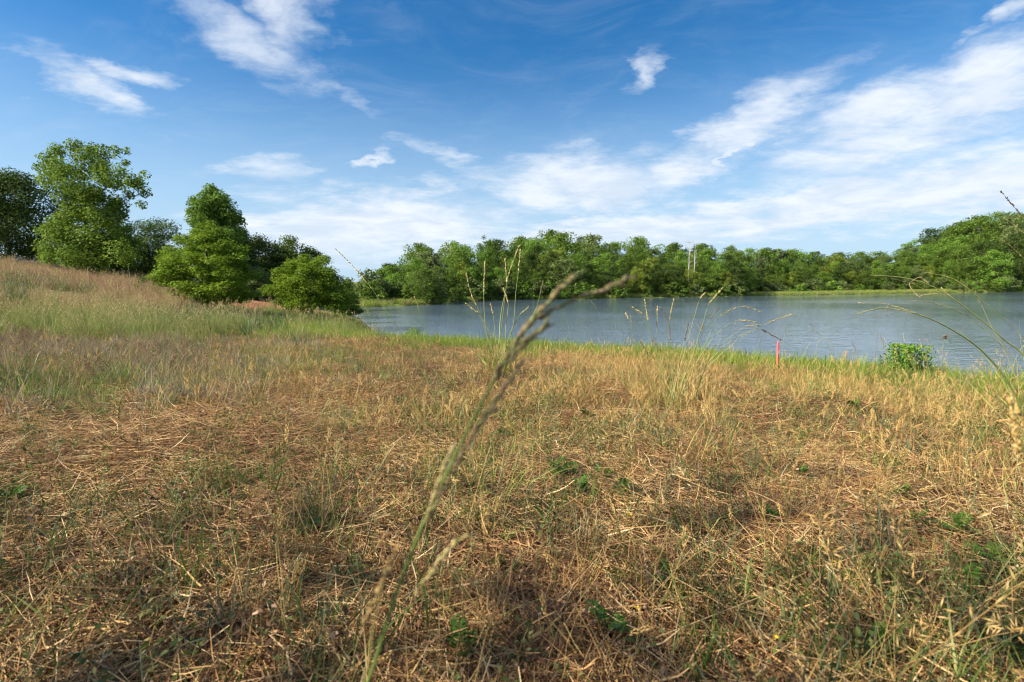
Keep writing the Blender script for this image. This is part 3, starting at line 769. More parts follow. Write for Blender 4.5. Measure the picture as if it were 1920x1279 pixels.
# --- source clumps
def src_mat(k):
    """a plot of flattened straw about a metre across"""
    RR = .55; n = 900
    hd = np.where(rng.random(n) < .6, rng.normal(0, .45, n) + np.pi * rng.integers(0, 2, n), U(0, 6.283, n))
    b_ = disc(n, RR); b_[:, 2] = U(.0, .045, n) * (1 - .6 * (np.hypot(b_[:, 0], b_[:, 1]) / RR) ** 2)
    hd += .6 * np.sin(b_[:, 0] * 6 + k) * np.sin(b_[:, 1] * 5 + 2 * k)
    pth = arcs(b_, hd, U(.07, .28, n) * U(.6, 1, n), U(1.38, 1.66, n), rng.normal(0, .2, n), 3, .05)
    ch = [(*tube(pth, (U(.0006, .00125, n)[:, None] * np.array([1, 1, .9, .7])), 3), 0)]
    n = 340; b_ = disc(n, RR); b_[:, 2] = U(.004, .035, n)
    ch.append((*ribbon(arcs(b_, U(0, 6.28, n), U(.05, .14, n), U(1.2, 1.7, n), rng.normal(0, .5, n), 3, .25), U(.002, .0045, n), .3), 0))
    n = 1700; b_ = disc(n, RR); b_[:, 2] = U(.0, .026, n)
    ch.append((*ribbon(arcs(b_, U(0, 6.28, n), U(.012, .05, n), U(1.0, 2.0, n), rng.normal(0, .5, n), 2, .3), U(.0012, .0032, n), .5), 1))
    return build_mesh('straw_mat', ch, [MT['straw'], MT['litter']])
def src_dry(k):
    n = 20; b_ = disc(n, .07); L = U(.08, .24, n)
    pth = arcs(b_, U(0, 6.28, n), L, np.abs(rng.normal(.2, .2, n)), rng.normal(.25, .35, n), 4, .1)
    ch = [(*ribbon(pth, U(.0012, .0024, n), .4), 0)]
    n2 = 14; ch.append((*ribbon(arcs(disc(n2, .07), U(0, 6.28, n2), U(.05, .14, n2), U(.2, .9, n2), U(.3, 1.6, n2), 4, .15), U(.0022, .0042, n2), .15), 0))
    for q in range(rng.integers(2, 5)):
        dd = pth[q, -1] - pth[q, -2]; dd = dd / np.linalg.norm(dd) + rng.normal(0, .15, 3)
        ch += barley_chunks(pth[q, -1], dd, rng.uniform(.035, .06), rng.uniform(.008, .011), 1, True, 14)
    return build_mesh('dry_tuft', ch, [MT['dry'], MT['barley']])
def src_blades(mat, h0, h1, wd, n=22, rad=.06, spread=.35, seeds=0, seedmat=None, K=4):
    b_ = disc(n, rad); az_ = np.arctan2(b_[:, 1], b_[:, 0]) + rng.normal(0, .7, n)
    L = U(h0, h1, n)
    pth = arcs(b_, az_, L, np.abs(rng.normal(spread * .6, spread * .5, n)), np.abs(rng.normal(spread, spread, n)), K, .08)
    ch = [(*ribbon(pth, U(.6, 1.2, n) * wd, .12), 0)]
    mats = [MT[mat]]
    if seeds:
        mats.append(MT[seedmat or 'spike'])
        b_ = disc(seeds, rad); sp_ = arcs(b_, U(0, 6.28, seeds), U(h1 * .95, h1 * 1.4, seeds), np.abs(rng.normal(.1, .12, seeds)), np.abs(rng.normal(.3, .25, seeds)), 5)
        ch.append((*ribbon(sp_, np.full(seeds, wd * .45), .5), 0))
        for q in range(seeds):
            m_ = 12; t_ = U(.72, 1, m_); pp = np.stack([np.interp(t_, np.linspace(0, 1, 6), sp_[q, :, a]) for a in range(3)], -1)
            ch.append((*octas(pp, np.array([0, 0, .8]) + rng.normal(0, .5, (m_, 3)), h1 * .06, wd * .45), 1))
    return build_mesh('blade_tuft', ch, mats)
def src_sprig(mat, h0, h1, leaf, n=7, per=9, rad=.06):
    b_ = disc(n, rad); pth = arcs(b_, U(0, 6.28, n), U(h0, h1, n), np.abs(rng.normal(.35, .3, n)), rng.normal(.1, .4, n), 4, .25)
    ch = [(*ribbon(pth, np.full(n, .0016), .5), 1)]
    m_ = n * per; s = np.repeat(np.arange(n), per); t_ = U(.15, 1, m_)
    pp = np.stack([np.array([np.interp(t_[i], np.linspace(0, 1, 5), pth[s[i], :, a]) for i in range(m_)]) for a in range(3)], -1) + rng.normal(0, leaf * .5, (m_, 3))
    pp[:, 2] = np.maximum(pp[:, 2], .004)
    ch.append((*leaves(pp, np.array([0, 0, .9]) + rng.normal(0, .6, (m_, 3)), leaf * U(.6, 1.3, m_), .6, .08), 0))
    return build_mesh('sprig', ch, [MT[mat], MT['dry']])
def src_brown(k):
    """dry weed stalks beset with brown seed clusters"""
    n = rng.integers(3, 6); pth = arcs(disc(n, .07), U(0, 6.28, n), U(.14, .34, n), np.abs(rng.normal(.12, .12, n)), rng.normal(.1, .2, n), 5, .15)
    ch = [(*tube(pth, np.full(n, .0013), 3), 1)]
    for q in range(n):
        m_ = 46; t_ = U(.3, 1, m_) ** .8; pp = np.stack([np.interp(t_, np.linspace(0, 1, 6), pth[q, :, a]) for a in range(3)], -1) + rng.normal(0, .010, (m_, 3))
        ch.append((*octas(pp, rng.normal(size=(m_, 3)) + np.array([0, 0, .5]), U(.007, .014, m_), U(.002, .004, m_)), 0))
        nb = 5; k0 = rng.integers(2, 5, nb)
        ch.append((*tube(arcs(pth[q, k0], U(0, 6.28, nb), U(.03, .08, nb), U(.4, .9, nb), rng.normal(0, .2, nb), 2), np.full(nb, .0007), 3), 1))
    return build_mesh('seed_stalk', ch, [MT['brownseed'], MT['grey']])
def src_grey(k):
    n = 12; pth = arcs(disc(n, .1), U(0, 6.28, n), U(.06, .26, n), np.abs(rng.normal(.4, .35, n)), rng.normal(0, .3, n), 4, .2)
    ch = [(*tube(pth, np.full(n, .0011), 3), 0)]
    n = 30; b_ = disc(n, .12); b_[:, 2] = U(0, .08, n)
    ch.append((*ribbon(arcs(b_, U(0, 6.28, n), U(.03, .1, n), U(.2, 1.7, n), rng.normal(0, .8, n), 3, .3), U(.002, .006, n), .3), 0))
    return build_mesh('grey_weed', ch, [MT['grey']])
S_mat = [src_mat(k) for k in range(6)]; S_dry = [src_dry(k) for k in range(8)]
S_green = [src_blades('green', .05, .15, .0034, 14, .05, .5) for k in range(5)] + [src_blades('bluegreen', .05, .14, .0032, 12, .05, .5) for k in range(3)]
S_pale = [src_blades('pale', .25, .55, .0075, 44, .16, .3, 4) for k in range(6)]
S_stem = [src_blades('dry', .14, .34, .0022, 9, .08, .35, 3, 'barley') for k in range(4)] + [src_blades('pale', .12, .3, .003, 8, .07, .4, 1, 'spike') for k in range(2)]
S_short = [src_blades('pale', .06, .2, .0042, 24, .08, .4) for k in range(4)] + [src_blades('lime', .05, .16, .0042, 22, .08, .45) for k in range(3)]
S_coarse = [src_blades('green', .2, .5, .012, 30, .14, .4) for k in range(3)] + [src_blades('bluegreen', .2, .5, .011, 26, .14, .35, 3, 'spike_dark') for k in range(2)] + [src_sprig('weed', .15, .4, .04, 10, 14, .15)]
S_lime = [src_blades('lime', .07, .2, .0055, 40, .12, .4) for k in range(5)]
S_broom = [src_blades('broom', .22, .6, .011, 40, .2, .28, 3, 'spike') for k in range(5)] + [src_blades('pale', .2, .4, .010, 36, .2, .35) for k in range(1)]
S_sprig = [src_sprig('weed', .04, .12, .012) for k in range(6)] 
S_litter_sprig = [src_sprig('litter', .03, .11, .011, 8, 8) for k in range(4)]
S_brown = [src_brown(k) for k in range(6)]; S_grey = [src_grey(k) for k in range(4)]
S_marsh = [src_blades('lime', .3, .7, .04, 60, .6, .3) for k in range(3)] + [src_blades('pale', .3, .75, .04, 60, .6, .3) for k in range(3)]

def lay(name, label, sources, pts, w_, scl, rz=None, tilt=.15, lie=False):
    x, y, z, sd_ = pts
    k = rng.random(len(x)) < w_
    k &= sd_ > .15
    n = int(k.sum())
    s_ = U(scl[0], scl[1], n)
    r_ = U(0, 6.28, n) if rz is None else rz[k]
    return scatter(name, label, sources, np.stack([x[k], y[k], z[k]], -1), s_, r_, tilt, lie)

def zones(x, y, z):
    px, py = proj(x, y, z)
    return px, py
# flattened straw
pts = wedge(620, .3, 13, .35); x, y, z, sd_ = pts; px, py = zones(x, y, z)
wl = 1 - .6 * sstep(-px, -480, -300) * sstep(-py, -820, -720)
swirl = vnoise(x, y, 1.3, 3) * 1.3 + .25
lay('straw', 'flattened brown and golden straw lying over the meadow', S_mat, pts, wl * (sd_ > 4.2), (.75, 1.15), swirl, .1, True)
# standing dry barley grass
pts = wedge(9000, .8, 12, .6); x, y, z, sd_ = pts; px, py = zones(x, y, z)
right = sstep(px, 1000, 1250) * sstep(-py, -840, -740)
mid = .22 * sstep(-py, -900, -700) * sstep(px, 380, 620)
nz = .6 + .5 * vnoise(x, y, 1.6, 5)
lay('dry_grass', 'standing dry golden barley grass on the right and middle of the meadow', S_dry, pts, np.clip((right * .95 + mid + .05 + .05 * sstep(-py, -1000, -850)) * nz, 0, 1) * sstep(sd_, 4.8, 6.0), (.7, 1.3), None, .3)
# loose tall dry stems, right edge and lower right
pts = wedge(2600, .6, 7, .5); x, y, z, sd_ = pts; px, py = zones(x, y, z)
tw = .6 * sstep(px, 1250, 1550) * sstep(py, 1000, 1160) + .55 * sstep(px, 1650, 1850) + .05
lay('loose_stems', 'loose tall dry stems at the right edge and lower right', S_stem, pts, np.clip(tw, 0, 1) * (sd_ > 4.6), (.6, 1.2), None, .35)
# small green blades
pts = wedge(12000, .5, 12, .4); x, y, z, sd_ = pts; px, py = zones(x, y, z)
patch = sstep(vnoise(x, y, 2.0, 9), -.1, .7)
gw = .2 + .6 * patch + .35 * sstep(-py, -740, -670) * sstep(-px, -950, -700) + .6 * sstep(-px, -520, -250) * sstep(-py, -820, -720) + .9 * sstep(px, 1150, 1450) * sstep(py, 1020, 1180) + .7 * sstep(-px, -760, -640) * sstep(px, 480, 560) * sstep(py, 1150, 1230)
lay('green_grass', 'small green grass blades among the straw', S_green, pts, np.clip(gw, 0, 1) * (sd_ > 3.5), (.6, 1.35), None, .3)
# greener swathes of short grass
pts = wedge(6500, .9, 12, .7); x, y, z, sd_ = pts; px, py = zones(x, y, z)
sw = sstep(vnoise(x, y, 1.15, 61), -.1, .7) * (.5 + .9 * sstep(-px, -900, -500) * sstep(-py, -800, -700)) + .45 * sstep(px, 1350, 1650) * sstep(-py, -800, -720) * sstep(vnoise(x, y, 1.9, 62), -.3, .6)
lay('short_meadow_grass', 'short yellow-green meadow grass in swathes through the straw', S_short, pts, np.clip(sw, 0, 1) * (sd_ > 4.2), (.6, 1.25), None, .25)
# small weeds
pts = wedge(13000, .5, 12, .4); x, y, z, sd_ = pts; px, py = zones(x, y, z)
ww = .12 + .5 * sstep(vnoise(x, y, 1.7, 12), -.2, .8) + .35 * sstep(px, 1300, 1500) * sstep(py, 1000, 1150) + .3 * sstep(px, 1000, 1300) * sstep(-py, -820, -720)
lay('weed_sprigs', 'low small-leaved weeds creeping among the straw', S_sprig, pts, np.clip(ww, 0, 1) * (sd_ > 3.5), (.6, 1.3), None, .3)
pts = wedge(9000, .5, 12, .4); x, y, z, sd_ = pts
lay('withered_weeds', 'low withered brown weeds among the straw', S_litter_sprig, pts, np.clip(.3 + .4 * vnoise(x, y, 1.9, 15), 0, 1) * (sd_ > 3.5), (.6, 1.3), None, .3)
# brown seed stalks and grey weeds on the left
pts = wedge(9000, 1.4, 11, .9); x, y, z, sd_ = pts; px, py = zones(x, y, z)
lw = sstep(-px, -480, -250) * sstep(-py, -830, -760) * sstep(py, 620, 660)
lay('brown_seed_stalks', 'brown dry seed stalks in the weedy patch on the left', S_brown, pts, np.clip(lw * .22 * (.45 + 1.0 * vnoise(x, y, 1.5, 21)), 0, 1), (.7, 1.25), None, .2)
pts = wedge(6000, 1.4, 11, .9); x, y, z, sd_ = pts; px, py = zones(x, y, z)
lw = sstep(-px, -640, -400) * sstep(-py, -840, -770) * sstep(py, 585, 610)
lay('grey_weeds', 'bleached grey weed stalks in the weedy patch on the left', S_grey, pts, np.clip(lw * .45 * (.5 + .8 * vnoise(x, y, 1.9, 22)), 0, 1), (.7, 1.2), None, .25)
# tall pale green grass behind on the left
x = U(-34, 1, 20000); y = U(6.5, 34, 20000); z = ground(x, y); sd_ = lake_sd(x, y); px, py = zones(x, y, z)
edge = 14 * vnoise(x, y, 1.1, 35) + 10 * vnoise(x, y, 3.1, 36)
tw = sstep(-(py + edge), -650, -618) * sstep(-px, -760, -690) * sstep(sd_, 1.0, 3.5)
tw *= 1 - .85 * sstep(-x - 2.5 * vnoise(x, y, .5, 39), 11.0, 17)
tw *= (1 - .85 * sstep(y, 13.5, 20))
tw *= np.clip(.45 + .8 * vnoise(x, y, 1.1, 31), 0, 1)
lay('tall_grass', 'tall pale green grass in a band before the bushes on the left', S_pale, (x, y, z, sd_), np.clip(tw, 0, 1), (.4, 1.25), None, .25)
x = U(-30, 0, 5000); y = U(7, 26, 5000); z = ground(x, y); sd_ = lake_sd(x, y); px, py = zones(x, y, z)
cw = sstep(-py, -650, -610) * sstep(-px, -740, -660) * sstep(vnoise(x, y, .8, 37), .05, .5) * sstep(sd_, 2, 4)
lay('coarse_weeds', 'coarse darker green weeds and rushes low on the left slope', S_coarse, (x, y, z, sd_), np.clip(cw, 0, 1) * .8, (.6, 1.3), None, .2)
# pinkish broomsedge on the left hill
x = U(-75, -9, 16000); y = U(8, 60, 16000); z = ground(x, y); sd_ = lake_sd(x, y)
bw = sstep(-x + 2.0 * vnoise(x, y, .6, 40), 8.5, 15) * np.clip(.6 + .7 * vnoise(x, y, .6, 33), 0, 1) * sstep(sd_, 3, 8) * sstep(-x / y, .5, .62)
lay('broomsedge', 'pinkish brown broomsedge covering the hill on the left', S_broom, (x, y, z, sd_), bw, (.45, 1.2), None, .15)
# fresh green rim along the near shore
x = U(-14, 17, 42000); y = U(.5, 34, 42000); z = ground(x, y); sd_ = lake_sd(x, y)
lw = sstep(sd_, .3, 1.2) * (1 - sstep(sd_ + .7 * vnoise(x, y, 1.6, 43), 4.6, 6.0)) * np.clip(.85 + .4 * vnoise(x, y, 1.1, 41), 0, 1) * np.where((sd_ > 2.4) | (y > 20), 1, .3)
lw *= np.where(y > 20, .6, 1)
lay('shore_grass', 'fresh bright green grass along the rim of the near shore', S_lime, (x, y, z, sd_), np.clip(lw, 0, 1), (.6, 1.35), None, .2)
# rim of the far shore
x = U(-30, 190, 60000); y = U(56, 190, 60000); sd_ = lake_sd(x, y); z = ground(x, y)
marsh = sstep(x / y, .42, .52) * (1 - sstep(x / y, .83, .92))
lw = (1 - sstep(sd_, 2.0, 4 + 12 * marsh + 9 * (x / y < -.17)))
lay('marsh_grass', 'yellow-green marsh grass along the far shore', S_marsh, (x, y, z, sd_), np.clip(lw, 0, 1), (.7, 1.2), None, .1)

# ------------------------------------------------------------------ single plants one can pick out
def interp_path(pts_, n):
    pts_ = np.asarray(pts_, float); s = np.concatenate([[0], np.cumsum(np.linalg.norm(np.diff(pts_, axis=0), axis=1))]); s /= s[-1]
    # Catmull-Rom through the points
    out = []
    for t_ in np.linspace(0, 1, n):
        i = min(np.searchsorted(s, t_, 'right') - 1, len(pts_) - 2); f = (t_ - s[i]) / (s[i + 1] - s[i])
        p0, p1, p2, p3 = pts_[max(i - 1, 0)], pts_[i], pts_[i + 1], pts_[min(i + 2, len(pts_) - 1)]
        out.append(.5 * ((2 * p1) + (-p0 + p2) * f + (2 * p0 - 5 * p1 + 4 * p2 - p3) * f * f + (-p0 + 3 * p1 - 3 * p2 + p3) * f ** 3))
    return np.array(out)

def culm(parent, pts_, r0_, r1_, mat='culm', name='stem', n=22):
    o = parent.location; pth = interp_path(pts_, n) - np.array(o)
    return obj(name, build_mesh(name, [(*tube(pth[None], np.linspace(r0_, r1_, n)[None], 6), 0)], [MT[mat]], True), parent)

def raceme(parent, pts_, nspk, length, wid, mat, spread=.35, name='seed_head', base=None, sub=None, axis=True):
    """spikelets set along a path"""
    o = np.array(base if base is not None else parent.location); pth = interp_path(pts_, 24) - o
    t_ = np.sort(rng.random(nspk)); seg = np.linspace(0, 1, 24)
    pp = np.stack([np.interp(t_, seg, pth[:, a]) for a in range(3)], -1)
    tg = nrm(np.gradient(pth, axis=0)); tt = np.stack([np.interp(t_, seg, tg[:, a]) for a in range(3)], -1)
    dd = tt + rng.normal(0, spread, (nspk, 3))
    ch = [(*octas(pp, dd, length * U(.7, 1.2, nspk), wid * U(.7, 1.2, nspk)), 0)]
    if axis: ch.append((*tube(pth[None], np.full((1, 24), wid * .3), 4), 0))
    return obj(name, build_mesh(name, ch, [MT[mat]]), sub if sub is not None else parent)

def clump_thing(name, base_px, label, category='grass clump'):
    b_ = hit(*base_px); return empty(name, b_, label, category), b_
def pix(pts_, d0, d1=None):
    d1 = d0 if d1 is None else d1
    return [P(a, c_, d0 + (d1 - d0) * i / max(len(pts_) - 1, 1)) for i, (a, c_) in enumerate(pts_)]
def base_blades(e, n, h0, h1, wd, mats=('green', 'pale'), rad=.1, spread=.35):
    for mname in mats:
        o = obj('basal_leaves', src_blades(mname, h0, h1, wd, n, rad, spread, K=6), e); o['kind'] = 'stuff'

# the out-of-focus stalk right before the lens
D0 = .335
bp = P(470, 1760, D0); bz = gz(bp[0], bp[1])
e = empty('grass_stalk', (bp[0] - .05, bp[1], bz), 'blurred green seed stalk leaning right across the whole foreground', 'grass stalk')
stem_pts = [np.array([bp[0] - .05, bp[1], bz]), bp] + pix([(600, 1480), (690, 1279), (735, 1135), (790, 990), (850, 862), (905, 752), (958, 655), (1000, 598), (1040, 556)], D0)
culm(e, stem_pts, .0024, .001, 'culm', 'stem', 40)
raceme(e, pix([(925, 718), (955, 664), (990, 612), (1030, 565), (1052, 540), (1068, 522)], D0, D0), 80, .009, .0017, 'spike_pink', .22, 'upper_raceme')
raceme(e, pix([(950, 680), (985, 645), (1010, 622), (1020, 612)], D0 - .004), 30, .0085, .0015, 'spike_pink', .22, 'short_raceme')
raceme(e, pix([(1000, 600), (1040, 578), (1090, 556), (1140, 540), (1183, 522)], D0, D0 + .01), 56, .0085, .0013, 'spike_pink', .2, 'side_raceme')
raceme(e, pix([(880, 822), (915, 772), (945, 728), (972, 690)], D0 - .003), 40, .0085, .0015, 'spike_pink', .2, 'appressed_raceme')
raceme(e, pix([(795, 985), (830, 920), (870, 845), (893, 805)], D0 - .004), 34, .008, .0014, 'spike_pink', .2, 'lower_raceme')
raceme(e, pix([(800, 965), (822, 905), (845, 845)], D0 - .008), 22, .008, .0012, 'spike', .2, 'lower_side_raceme')
raceme(e, pix([(775, 1120), (810, 1070), (850, 1020), (868, 1008)], D0 - .004), 24, .009, .0013, 'spike', .2, 'low_raceme')
raceme(e, pix([(676, 1190), (700, 1130), (725, 1070), (745, 1025)], D0 - .004), 26, .009, .0013, 'barley', .2, 'low_tan_raceme')
culm(e, pix([(640, 1400), (690, 1250), (700, 1180), (722, 1080)], D0 + .012), .0013, .0007, 'dry', 'dry_sheath')
bl = pix([(560, 1600), (700, 1270), (740, 1120), (768, 985)], D0 + .03)

# clump on the right with long arching culms
b_ = hit(1960, 845); e = empty('grass_clump', b_, 'grass clump at the right edge with long arching culms over the water', 'grass clump')
dd = b_[1]
bb = [b_]
c_ = culm(e, bb + pix([(1922, 775), (1882, 705), (1845, 662), (1812, 635), (1760, 605), (1712, 587), (1655, 577), (1603, 590)], dd, dd - .1), .0052, .0018)
for q in ([(1712, 587), (1655, 577), (1603, 590)], [(1712, 584), (1660, 570), (1610, 568)], [(1668, 580), (1640, 594)], [(1690, 582), (1662, 592)], [(1740, 596), (1690, 578), (1670, 573)]):
    raceme(e, pix(q, dd - .1), 26 if len(q) > 2 else 10, .0095, .0019, 'spike_dark' if len(q) < 3 else 'spike', .25, sub=c_)
c_ = culm(e, bb + pix([(1935, 690), (1880, 635), (1840, 600), (1790, 562), (1740, 533), (1690, 520), (1630, 516)], dd + .06, dd + .1), .005, .0018)
for q in ([(1765, 548), (1740, 533), (1690, 520), (1680, 519)], [(1780, 556), (1740, 545), (1700, 528), (1630, 516)], [(1745, 536), (1725, 520), (1705, 531)], [(1790, 563), (1770, 545), (1765, 540)], [(1760, 550), (1730, 553), (1725, 556)], [(1722, 556), (1708, 540), (1705, 532)]):
    raceme(e, pix(q, dd + .1), 26, .0095, .0019, 'spike', .25, sub=c_)
c_ = culm(e, bb + pix([(1925, 760), (1885, 660), (1860, 615), (1842, 575), (1833, 560)], dd + .03), .0026, .001)
raceme(e, pix([(1840, 572), (1833, 556), (1830, 545)], dd + .03), 14, .011, .0028, 'spike_dark', .3, sub=c_)
c_ = culm(e, bb + pix([(1930, 720), (1870, 640), (1810, 590), (1760, 570), (1707, 563)], dd + .14), .0022, .0009)
raceme(e, pix([(1765, 572), (1735, 566), (1707, 563)], dd + .14), 18, .0095, .0019, 'spike', .25, sub=c_)
c_ = culm(e, bb + pix([(1930, 660), (1860, 580), (1800, 530), (1770, 517), (1730, 510)], dd + .2), .002, .0009)
raceme(e, pix([(1815, 540), (1780, 520), (1730, 510)], dd + .2), 24, .0095, .0019, 'spike', .25, sub=c_)
c_ = culm(e, bb + pix([(1985, 680), (1975, 540), (1945, 450), (1915, 405)], dd - .1), .0026, .001)
raceme(e, pix([(1918, 408), (1905, 392), (1888, 372), (1876, 358)], dd - .1), 42, .011, .0028, 'spike_dark', .25, sub=c_)
raceme(e, pix([(1918, 408), (1895, 406), (1871, 402)], dd - .1), 16, .009, .002, 'spike_dark', .25, sub=c_)
raceme(e, pix([(1935, 450), (1905, 425), (1885, 410)], dd - .1), 14, .0095, .0019, 'spike', .25, sub=c_)
raceme(e, pix([(1935, 500), (1905, 470), (1880, 450)], dd - .05), 14, .0095, .0019, 'spike', .25, sub=c_)
base_blades(e, 30, .25, .7, .005, ('green', 'culm'), .07, .45)

# clump right of the middle
e, b_ = clump_thing('grass_clump', (1262, 768), 'bushy grass clump right of the middle with many drooping seed heads')
dd = b_[1]
def simple_culm(path, nh, mat, d_=0.0, rad=.0024, w_=.0034, sl=.018):
    pp = [b_ + np.array([rng.normal(0, .04), rng.normal(0, .04), 0])] + pix(path, dd + d_)
    c2 = culm(e, pp, rad, rad * .35)
    raceme(e, pix(path[-nh:], dd + d_), 20 + 6 * nh, sl, w_, mat, .2, sub=c2)
for path, nh, mat in (([(1235, 700), (1216, 665), (1201, 641)], 2, 'spike_dark'), ([(1262, 690), (1258, 640), (1252, 602), (1240, 579)], 3, 'spike_dark'), ([(1256, 690), (1252, 630), (1255, 600), (1263, 562)], 2, 'spike'),
                      ([(1240, 690), (1222, 640), (1215, 602), (1209, 565)], 2, 'spike'), ([(1238, 690), (1230, 640), (1232, 610), (1233, 577)], 2, 'spike'), ([(1290, 690), (1318, 605), (1330, 568), (1353, 542)], 2, 'spike'),
                      ([(1290, 690), (1310, 640), (1330, 600), (1347, 579)], 2, 'spike_dark'), ([(1305, 680), (1350, 592), (1390, 575), (1424, 584)], 3, 'spike'), ([(1310, 690), (1360, 640), (1397, 612), (1420, 610)], 2, 'spike'),
                      ([(1310, 700), (1370, 640), (1427, 617), (1462, 636)], 2, 'spike_dark'), ([(1315, 700), (1380, 640), (1440, 605), (1482, 590)], 2, 'spike'), ([(1272, 690), (1283, 640), (1290, 610)], 2, 'spike_dark'),
                      ([(1262, 700), (1240, 660), (1225, 640)], 2, 'spike_dark'), ([(1225, 720), (1205, 690), (1195, 655), (1180, 600), (1175, 590)], 2, 'spike'), ([(1300, 690), (1345, 625), (1385, 600), (1420, 605)], 2, 'spike'),
                      ([(1275, 690), (1300, 600), (1312, 560), (1320, 551)], 2, 'spike'), ([(1285, 690), (1306, 640), (1318, 610)], 2, 'spike_dark'), ([(1245, 700), (1228, 655), (1206, 590), (1188, 577)], 2, 'spike')):
    simple_culm(path, nh, mat, rng.uniform(-.12, .12))
base_blades(e, 26, .15, .55, .0045, ('green', 'pale', 'dry'), .16, .3)

# tall clump in the middle
e, b_ = clump_thing('grass_clump', (935, 700), 'tall grass clump in the middle with upright pale seed heads')
dd = b_[1]
for path, nh, mat in (([(912, 620), (907, 550), (908, 520), (909, 494)], 3, 'spike'), ([(938, 600), (948, 545), (950, 530), (947, 487)], 2, 'spike'), ([(942, 600), (950, 530), (957, 505), (972, 463)], 3, 'spike'),
                      ([(960, 620), (967, 550), (972, 510), (976, 472)], 2, 'spike'), ([(915, 630), (895, 575), (884, 553), (874, 514)], 3, 'spike'), ([(920, 630), (897, 588), (876, 571)], 2, 'spike'),
                      ([(955, 630), (975, 590), (990, 577)], 2, 'spike'), ([(948, 620), (953, 570), (946, 545)], 2, 'spike'), ([(1000, 590), (1012, 555), (1018, 530)], 2, 'spike_pink'), ([(930, 640), (925, 590), (920, 573)], 2, 'spike')):
    simple_culm(path, nh, mat, rng.uniform(-.2, .2), .0055, .006, .03)
base_blades(e, 40, .2, .6, .008, ('pale', 'lime'), .14, .4)

# single leaning stalks
def stalk(label, base_px, path, head, mat, rad=.0018, spk=40, sl=.011, w_=.002, group=None, depth=None, smat='culm'):
    b2 = hit(*base_px); d2 = depth or b2[1]
    e2 = empty('grass_stalk', b2, label, 'grass stalk', group)
    s_ = culm(e2, [b2] + pix(path, d2), rad, rad * .4, smat)
    raceme(e2, pix(path[-head:], d2), spk, sl, w_, mat, .2)
    return e2
stalk('long thin stalk leaning left with its seed head against the cloud', (852, 812), [(825, 770), (795, 700), (768, 650), (735, 600), (700, 545), (680, 520), (655, 492), (629, 467)], 4, 'spike', .0022, 54, .014, .0024)
stalk('upright stalk with small head above the left grass band', (62, 640), [(60, 590), (55, 540), (52, 510)], 2, 'spike', .0025, 24, .02, .003)
stalk('stalk with drooping head in front of the tall tree', (252, 640), [(250, 580), (245, 530), (240, 495)], 2, 'spike', .0025, 24, .02, .003)
stalk('pale stalk leaning right before the layered bush', (285, 640), [(300, 575), (318, 545), (333, 535)], 2, 'spike', .002, 20, .018, .003)
stalk('thin stalk rising from the water edge left of the middle', (812, 650), [(795, 610), (785, 580), (777, 556)], 2, 'spike', .004, 26, .025, .005)
stalk('dark stalk between the pink stake and the shrub, bowing right', (1535, 712), [(1533, 690), (1530, 660), (1534, 640), (1550, 638), (1560, 648)], 3, 'spike', .002, 20, .012, .0025)
stalk('short dark leaf spear right of the pink stake', (1548, 725), [(1547, 700), (1548, 665)], 2, 'green', .003, 12, .03, .003, smat='green')
stalk('blurred pale stalk low at the right edge', (1960, 1010), [(1935, 900), (1915, 850), (1903, 815), (1895, 755)], 3, 'barley', .0011, 40, .009, .0018, depth=.52)
stalk('blurred straw stalk dipping into the right edge above the pale one', (1985, 1010), [(1960, 830), (1925, 800), (1905, 765)], 2, 'barley', .0011, 20, .009, .0016, depth=.58)
stalk('dry panicle lying low across the lower right straw', (1480, 1150), [(1440, 1128), (1340, 1113), (1250, 1108)], 2, 'barley', .0011, 40, .007, .0012)
for (px_, py_, tp) in ((1640, 700, 620), (1655, 700, 628), (1738, 715, 655), (1150, 660, 605), (1172, 660, 615), (1245, 660, 640)):
    stalk({1640: 'left of the two thin reddish stems behind the rim left of the shrub', 1655: 'right of the two thin reddish stems behind the rim left of the shrub', 1738: 'thin brown seed stem just right of the shrub', 1150: 'left one of three reddish stems by the water right of the big blurred stalk', 1172: 'middle one of three reddish stems by the water right of the big blurred stalk', 1245: 'right one of three reddish stems by the water right of the big blurred stalk'}[px_],
          (px_, py_), [(px_ + 2, (py_ + tp) / 2), (px_ + rng.normal(0, 4), tp)], 2, 'spike_pink', .002, 20, .014, .0025, smat='broom')
WL = ['leftmost', 'second', 'third', 'fourth', 'fifth', 'sixth', 'seventh', 'eighth', 'ninth', 'tenth', 'eleventh', 'twelfth', 'thirteenth', 'fourteenth', 'fifteenth', 'sixteenth', 'seventeenth', 'eighteenth', 'nineteenth', 'twentieth']
for i in range(20):
    px_ = 1010 + 46 * i + rng.uniform(-18, 18); rim = np.interp(px_, [1000, 1250, 1460, 1650, 1920], [650, 668, 690, 706, 722]) + rng.uniform(-6, 22); hh = rng.uniform(45, 105); ln = rng.normal(0, 18)
    stalk(f'thin seed stalk against the water, {WL[i]} from the left along the right rim', (px_, rim), [(px_ + ln * .3, rim - hh * .5), (px_ + ln * .7, rim - hh * .82), (px_ + ln * 1.2, rim - hh)], 2, ['spike', 'spike_dark', 'spike_pink', 'spike'][i % 4], .0016, 22, .014, .0022, group='thin seed stalks along the right rim')
